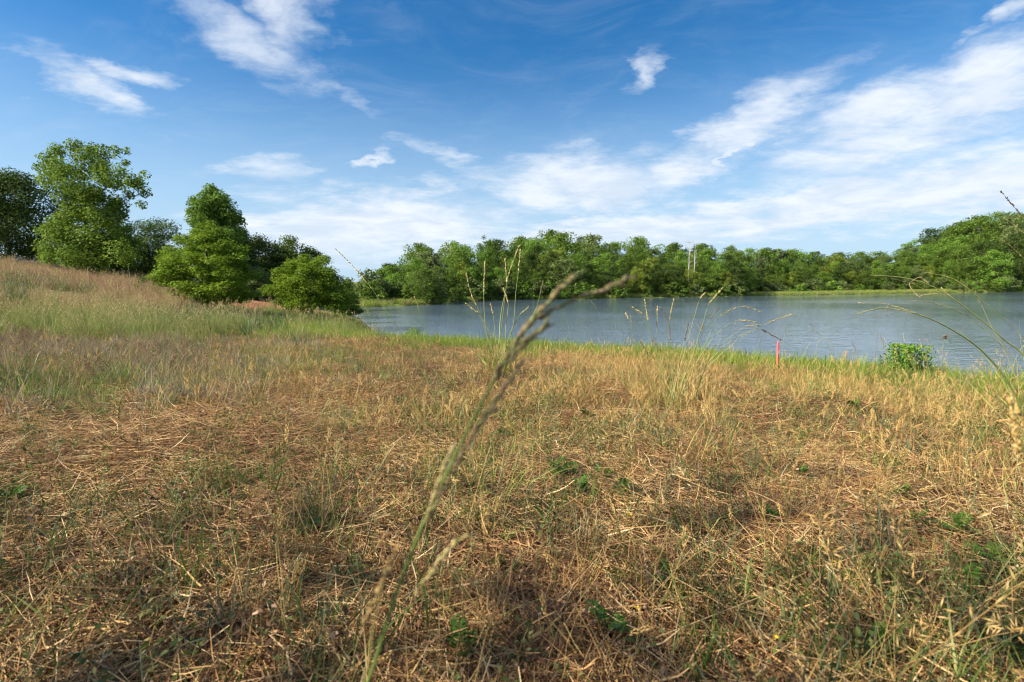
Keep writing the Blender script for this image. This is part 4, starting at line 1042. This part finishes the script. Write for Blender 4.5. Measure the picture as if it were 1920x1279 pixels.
# round-headed dry weed by the water
b2 = hit(1764, 712); e = empty('dry_weed', b2, 'thin weed with a dark round head before the water on the right', 'weed')
culm(e, [b2] + pix([(1765, 680), (1768, 650), (1772, 634)], b2[1]), .0018, .0012, 'culm')
hd = P(1772, 632, b2[1]) - b2; m_ = 60; u_ = nrm(rng.normal(size=(m_, 3)))
obj('seed_head', build_mesh('seed_head', [(*octas(np.repeat(hd[None], m_, 0), u_, .028, .004), 0)], [MT['spike_dark']]), e)

# barley stalks: stem and bristly head, many copies
def barley_source(green):
    e2 = empty('barley_stalk', (0, 0, -50), 'barley stalk', 'barley stalk')
    n = 1; pth = arcs(np.zeros((1, 3)), U(0, 6.28, 1), U(.17, .3, 1), np.abs(rng.normal(.25, .2, 1)), rng.normal(.25, .3, 1), 7, .06)
    obj('stem', build_mesh('stem', [(*tube(pth, np.linspace(.0011, .0006, 8)[None], 5), 0)], [MT['bluegreen' if green else 'dry']], True), e2)
    dd_ = pth[0, -1] - pth[0, -2]
    obj('seed_head', build_mesh('seed_head', barley_chunks(pth[0, -1], dd_ + rng.normal(0, .004, 3), rng.uniform(.045, .065), rng.uniform(.008, .0105), 0, True, 34), [MT['barley_green' if green else 'barley']]), e2)
    return e2
BS = [barley_source(False) for k in range(7)] + [barley_source(True) for k in range(3)]
used = set()
def place_barley(px_, py_, label, group, green=False, s_=1.0):
    k = rng.integers(7, 10) if green else rng.integers(0, 7); src = BS[k]
    q = hit(px_, py_); rz_ = rng.uniform(0, 6.28)
    if k in used: c2 = copy_tree(src, tuple(q), rz_, (s_,) * 3)
    else: c2 = src; src.location = tuple(q); src.rotation_euler = (0, 0, rz_); src.scale = (s_,) * 3; used.add(k)
    c2['label'] = label; c2['group'] = group
rb = random.Random(3)
for i in range(46):
    place_barley(rb.uniform(1330, 1915), rb.uniform(760, 905), 'dry golden barley stalk standing in the straw on the right', 'dry barley stalks on the right', s_=rb.uniform(.7, 1.05))
for i in range(16):
    place_barley(rb.uniform(1420, 1915), rb.uniform(930, 1180), 'dry barley stalk in the lower right foreground', 'dry barley stalks in the lower right', s_=rb.uniform(.55, .85))
for i in range(12):
    place_barley(rb.uniform(250, 1000), rb.uniform(860, 1150), 'dry barley stalk in the flattened straw of the left foreground', 'dry barley stalks in the left foreground', s_=rb.uniform(.4, .7))
for (a, c2, lab) in ((245, 895, 'green barley head standing left of the straw path, the tallest there'), (292, 905, 'green barley head right of the tallest one on the left'), (318, 900, 'green barley head, third of the row on the left'), (10, 1120, 'green barley head at the left edge of the foreground'), (45, 1215, 'green barley head low in the left corner'), (265, 1275, 'green barley head near the bottom left of the middle'), (1190, 1215, 'green barley head leaning in the lower middle'), (1210, 1140, 'green barley head above the leaning one in the lower middle'), (1475, 845, 'green barley head right of the bushy clump'), (1530, 1010, 'green barley head in the right straw')):
    place_barley(a, c2, lab, 'green barley heads', True, rb.uniform(.45, .65))
for i, s_ in enumerate(BS):
    if i not in used:
        for ch_ in list(s_.children): bpy.data.objects.remove(ch_)
        bpy.data.objects.remove(s_)

# leafy weeds: rosettes of cut leaves
def cut_leaf(n=7, L=.06):
    ch = []
    t_ = np.linspace(.2, 1, n); rib = np.stack([t_ * L, np.zeros(n), .35 * L * np.sin(t_ * 2.2) * .6], -1)
    ch.append((*ribbon(np.stack([np.zeros(3), rib[n // 2], rib[-1]])[None], np.array([.0022]), .4), 0))
    for i in range(n):
        for s_ in (-1, 1):
            w_ = L * .34 * math.sin(math.pi * (.2 + .7 * t_[i]))
            a = rib[i]; tip_ = a + np.array([w_ * .7, s_ * w_, rng.normal(0, .003)])
            nrm_ = np.array([0, 0, 1.]); mid_ = (a + tip_) / 2; dd_ = (tip_ - a); sd__ = np.cross(dd_, nrm_); sd__ = sd__ / np.linalg.norm(sd__) * w_ * .3
            ch.append((np.array([a, mid_ + sd__ + [0, 0, .002], tip_, mid_ - sd__ + [0, 0, .002]]), np.array([[0, 1, 2, 3]]), 0))
    return build_mesh('leaf', ch, [MT['leafy']])
LEAF = [cut_leaf() for k in range(4)]
def weed(px_, py_, s_, n, label):
    q = hit(px_, py_); e2 = empty('leafy_weed', q, label, 'weed', 'leafy green weeds in the straw')
    st = np.array([[0, 0, 0], [rng.normal(0, .01), rng.normal(0, .01), .05 * s_]])
    obj('stem', build_mesh('stem', [(*tube(st[None], np.array([[.0016, .001]]), 5), 0)], [MT['leafy']]), e2)
    for k in range(n):
        o = obj('leaf', LEAF[k % 4], e2, (0, 0, .012 + .045 * s_ * (k / n)))
        o.rotation_euler = (rng.normal(0, .25), rng.uniform(-.75, .05), k * 2.4 + rng.normal(0, .3)); o.scale = (s_ * rng.uniform(.6, 1.1),) * 3
W_ = [(1050, 905, 1.2, 12, 'largest leafy green weed, in the straw right of the big blurred stalk'), (1085, 940, .9, 9, 'leafy weed just below the largest one right of the blurred stalk'), (938, 832, 1.0, 8, 'leafy weed touching the big blurred stalk halfway up'), (1690, 948, .9, 10, 'leafy weed in the right straw above its neighbours'), (1720, 1000, .8, 9, 'leafy weed in the right straw, middle of three'), (1795, 1020, 1.0, 12, 'broad leafy weed in the right straw, lowest of three'),
      (1500, 905, .8, 9, 'leafy weed below the dry barley right of the middle'), (1598, 776, 1.2, 9, 'leafy weed among the standing barley'), (1860, 1080, 1.0, 10, 'leafy weed at the lower right edge'), (950, 1092, .8, 9, 'leafy weed in the shade right of the blurred stalk'), (1140, 1215, .9, 11, 'leafy weed near the bottom in the lower middle'), (590, 985, .7, 8, 'leafy weed beside a yellow flower on the left'), (575, 1020, .8, 9, 'leafy weed below the yellow flower on the left'),
      (455, 775, .9, 7, 'leafy weed in the straw path on the left'), (20, 955, .9, 8, 'leafy weed at the left edge'), (1128, 905, .8, 8, 'leafy weed right beside the largest one'), (1165, 935, .8, 9, 'leafy weed second right of the largest one'), (1100, 792, 1.2, 8, 'leafy weed in the straw above the largest one'), (1445, 1000, .8, 8, 'leafy weed left of the lower right stems'), (1250, 1115, .8, 8, 'leafy weed below the lying dry panicle'), (870, 1250, .8, 8, 'leafy weed at the bottom just right of the blurred stalk'), (1800, 1130, .9, 9, 'leafy weed in the lower right corner, upper'), (1900, 1250, 1.0, 9, 'leafy weed in the lower right corner, lowest'), (1640, 1250, .8, 9, 'leafy weed at the bottom right of the middle')]
for a in W_: weed(*a)
# grass tufts
def tuft(px_, py_, mat, h0, h1, wd, n, rad, spread, label, dark=None):
    q = hit(px_, py_); e2 = empty('grass_tuft', q, label, 'grass tuft', 'green grass tufts in the meadow')
    o = obj('blades', src_blades(mat, h0, h1, wd, n, rad, spread, K=6), e2); o['kind'] = 'stuff'
tuft(562, 648, 'bluegreen', .15, .42, .010, 50, .12, .55, 'blue-green tuft before the tall grass on the left')
tuft(590, 668, 'bluegreen', .1, .3, .008, 30, .12, .6, 'low blue-green tuft just below the larger one on the left')
tuft(335, 680, 'bluegreen', .15, .4, .008, 44, .15, .5, 'grey-green tuft in the middle of the weedy patch')
tuft(235, 720, 'green', .12, .36, .008, 60, .14, .5, 'bright green tuft in the weedy patch')
tuft(20, 720, 'green', .15, .4, .008, 50, .14, .45, 'bright green tuft at the left edge of the weedy patch')
tuft(150, 700, 'green', .12, .3, .007, 30, .12, .45, 'green tuft between the two bright ones in the weedy patch')
tuft(840, 815, 'green', .08, .24, .005, 34, .1, .6, 'green tuft left of the blurred stalk halfway up')
tuft(1000, 800, 'green', .06, .2, .005, 24, .09, .6, 'green tuft right of the blurred stalk halfway up')
tuft(1120, 815, 'green', .06, .2, .005, 34, .1, .7, 'spreading green tuft between the blurred stalk and the bushy clump')
tuft(630, 1290, 'green', .08, .22, .0042, 16, .06, .55, 'dark green blades at the bottom left of the blurred stalk')
tuft(1310, 1085, 'green', .06, .18, .004, 16, .06, .6, 'dark green blades in the lower right straw')
tuft(1540, 1230, 'green', .08, .2, .0042, 18, .07, .5, 'dark green blades at the bottom among leaning stems')
tuft(1330, 1010, 'bluegreen', .06, .16, .004, 14, .06, .6, 'grey-green blades left of the leaning straw stems')
tuft(1650, 1040, 'bluegreen', .06, .2, .004, 10, .04, .4, 'grey-green blades in the right straw')
tuft(1890, 1120, 'green', .08, .2, .004, 20, .07, .5, 'green blades at the lower right edge')
tuft(90, 930, 'green', .04, .12, .004, 18, .06, .5, 'green blades in the straw at the left')
tuft(260, 925, 'bluegreen', .05, .13, .004, 12, .05, .4, 'grey-green blades under the green barley heads on the left')
tuft(1450, 650, 'lime', .08, .22, .007, 40, .12, .4, 'fresh green tuft beside the pink stake')
tuft(1120, 652, 'lime', .1, .26, .009, 70, .2, .5, 'mounded fresh green tuft on the rim right of the blurred stalk')
# leaning straw bundle, lower right
e = empty('straw_bundle', hit(1640, 1290), 'bundle of long straw stems leaning left in the lower right', 'straw bundle')
b_ = np.array(e.location)
for k in range(34):
    x0 = rng.uniform(1480, 1800); y0 = rng.uniform(1180, 1330); L = rng.uniform(120, 330); a = R(rng.normal(128, 12))
    q0 = hit(x0, min(y0, 1270)); dl = q0[1]
    q1 = P(x0 + math.cos(a) * L, y0 - math.sin(a) * L * .9, dl + rng.uniform(.0, .18))
    mid_ = (q0 + q1) / 2 + np.array([0, 0, rng.uniform(0, .02)])
    pth = interp_path([q0, mid_, q1], 8) - b_
    obj('straw', build_mesh('straw', [(*tube(pth[None], np.linspace(.0013, .0006, 8)[None], 5), 0)], [MT['straw']], True), e)
# yellow flowers
def petal(): 
    V_ = np.array([(0, 0, 0), (.003, -.0022, .001), (.0062, 0, .0016), (.003, .0022, .001)]); return build_mesh('petal', [(V_, np.array([[0, 1, 2, 3]]), 0)], [MT['flower']])
PET = petal()
for (a, c2, lab) in ((728, 885, 'yellow flower in the straw left of the blurred stalk'), (614, 935, 'yellow flower on the left above the small leafy weeds'), (592, 932, 'smaller yellow flower left of the one above the leafy weeds'), (975, 798, 'yellow flower right beside the blurred stalk'), (990, 848, 'yellow flower above the largest leafy weed'), (511, 1012, 'yellow flower low in the left straw'), (1180, 1000, 'yellow flower in the straw below the leafy weeds'), (1190, 1205, 'yellow flower near the bottom in the lower middle'), (1450, 1255, 'yellow flower near the bottom on the right'), (1683, 1160, 'yellow flower among the lower right stems'), (1560, 1105, 'yellow flower right of the leaning straw bundle')):
    q = hit(a, c2); e2 = empty('yellow_flower', q, lab, 'flower', 'yellow flowers in the straw'); hh = rng.uniform(.04, .07)
    obj('stem', build_mesh('stem', [(*tube(np.array([[[0, 0, 0], [.004, .003, hh]]]), np.array([[.0008, .0006]]), 4), 0)], [MT['leafy']]), e2)
    for k in range(6):
        o = obj('petal', PET, e2, (.004, .003, hh)); o.rotation_euler = (rng.normal(0, .2), -.3, k * 1.047)
# shrubs on the rim
def small_shrub(px_, py_, wd, ht, leaf, label, seed, dep=None, nleaf=900):
    q = hit(px_, py_) if dep is None else np.array([*P(px_, 540, dep)[:2], gz(*P(px_, 540, dep)[:2])])
    plant_tree('shrub', tree_meshes(seed, ht, wd / 2, 'mound', .05, 26, .3, nleaf, .032 * max(1, wd * 1.4), leaf, trunk_r=.008), q, label, 'shrub')
small_shrub(1700, 706, .42, .07, 'lf_bright', 'small bright green leafy shrub on the rim of the right shore', 71, nleaf=1500)
small_shrub(1672, 700, .3, .22, 'lf_bright', 'little green sprout touching the left of the shrub on the rim', 72, nleaf=350)
small_shrub(770, 650, .9, .62, 'lf_bright', 'low green bush poking over the rim left of the middle', 73, dep=13.5, nleaf=1400)
small_shrub(500, 560, 1.2, 1.0, 'lf_mid', 'small green bush on the slope beside the clay patch', 74, dep=40, nleaf=1000)
small_shrub(266, 548, 1.0, .9, 'lf_mid', 'small dark green bush in the pink hill grass', 75, dep=30, nleaf=1000)
small_shrub(288, 541, .8, .7, 'lf_mid', 'smaller green bush right of the one in the pink hill grass', 76, dep=31, nleaf=800)
# survey stake
def paint(name, c_, rough=.6):
    m_, t_ = new_mat(name); ps = t_.n('ShaderNodeTexCoord').outputs['Object']
    nz_ = t_.noise(t_.n('ShaderNodeMapping', {'Vector': ps, 'Scale': (60, 60, 8)}).outputs[0], 3, 5, .6)
    cc_ = t_.mix(t_.mr(nz_, .55, .8), (*c_, 1), (.5, .32, .2, 1))
    p_ = t_.n('ShaderNodeBsdfPrincipled', {'Base Color': cc_, 'Roughness': rough}); t_.n('ShaderNodeOutputMaterial', {'Surface': p_.outputs[0]}); return m_
q = hit(1458, 697); e = empty('survey_stake', q, 'pink and orange painted wooden survey stake at the rim of the shore', 'stake')
hs_ = P(1455, 640, q[1])[2] - q[2]
def board(w_, t_, z0, z1, x0, y0, taper, mat, name, tilt=0.0):
    a = w_ / 2; c2 = t_ / 2; zt = z1 - (z1 - z0) * .09
    ring = lambda z_, k: [(x0 - a * k + tilt * z_, y0 - c2, z_), (x0 + a * k + tilt * z_, y0 - c2, z_), (x0 + a * k + tilt * z_, y0 + c2, z_), (x0 - a * k + tilt * z_, y0 + c2, z_)]
    V_ = np.array(ring(z0, 1) + ring(zt, 1) + ring(z1, taper)); F_ = [(3, 2, 1, 0), (8, 9, 10, 11)]
    for k in (0, 4):
        F_ += [(k + i, k + (i + 1) % 4, k + 4 + (i + 1) % 4, k + 4 + i) for i in range(4)]
    o = obj(name, build_mesh(name, [(V_, np.array(F_), 0)], [mat]), e); bv = o.modifiers.new('bevel', 'BEVEL'); bv.width = .0015; bv.segments = 2; return o
pw = 3.6 / 960 * q[1]
board(pw, .018, -.12, hs_, 0, 0, .35, paint('fluorescent_pink_paint', (.75, .13, .17)), 'board', -.03)
board(pw * .5, .003, hs_ * .12, hs_ * .58, -pw * .28, -.0125, .9, paint('fluorescent_orange_tape', (.85, .24, .03)), 'orange_tape', -.03)
# stumps and marker on the far shore
def far_post(px_, h_, rad, mat, name, label, cat, group=None, off=.6):
    dep = shore_depth(px_) + off; x_ = (px_ - 960) / 960 * dep
    tz = np.linspace(0, 1, 6); pth = np.stack([.04 * np.sin(tz * 3 + px_), np.zeros(6), -.3 + (h_ + .3) * tz], -1)
    V_, F_ = tube(pth[None], (rad * np.array([1.3, 1.05, 1, .95, .9, .45]))[None], 7)
    tag(obj(name, build_mesh(name, [(V_, F_, 0)], [MT[mat]], True), None, (x_, dep, gz(x_, dep))), label, cat, group)
far_post(1531, .55, .08, 'bark_pale', 'marker_post', 'short white post at the water in front of the marsh grass', 'post')
far_post(1377, .7, .12, 'bark_pale', 'stump', 'pale stump at the water below the dark dense tree, left one', 'stump', off=.8)
far_post(1383, .6, .1, 'bark_pale', 'stump', 'pale stump at the water below the dark dense tree, right one', 'stump', off=1.0)
for (a, lab) in ((1433, 'left of three tan stumps in the marsh grass'), (1437, 'middle of three tan stumps in the marsh grass'), (1441, 'right of three tan stumps in the marsh grass')): far_post(a, .6, .1, 'bark_pale', 'stump', lab, 'stump', off=1.2)
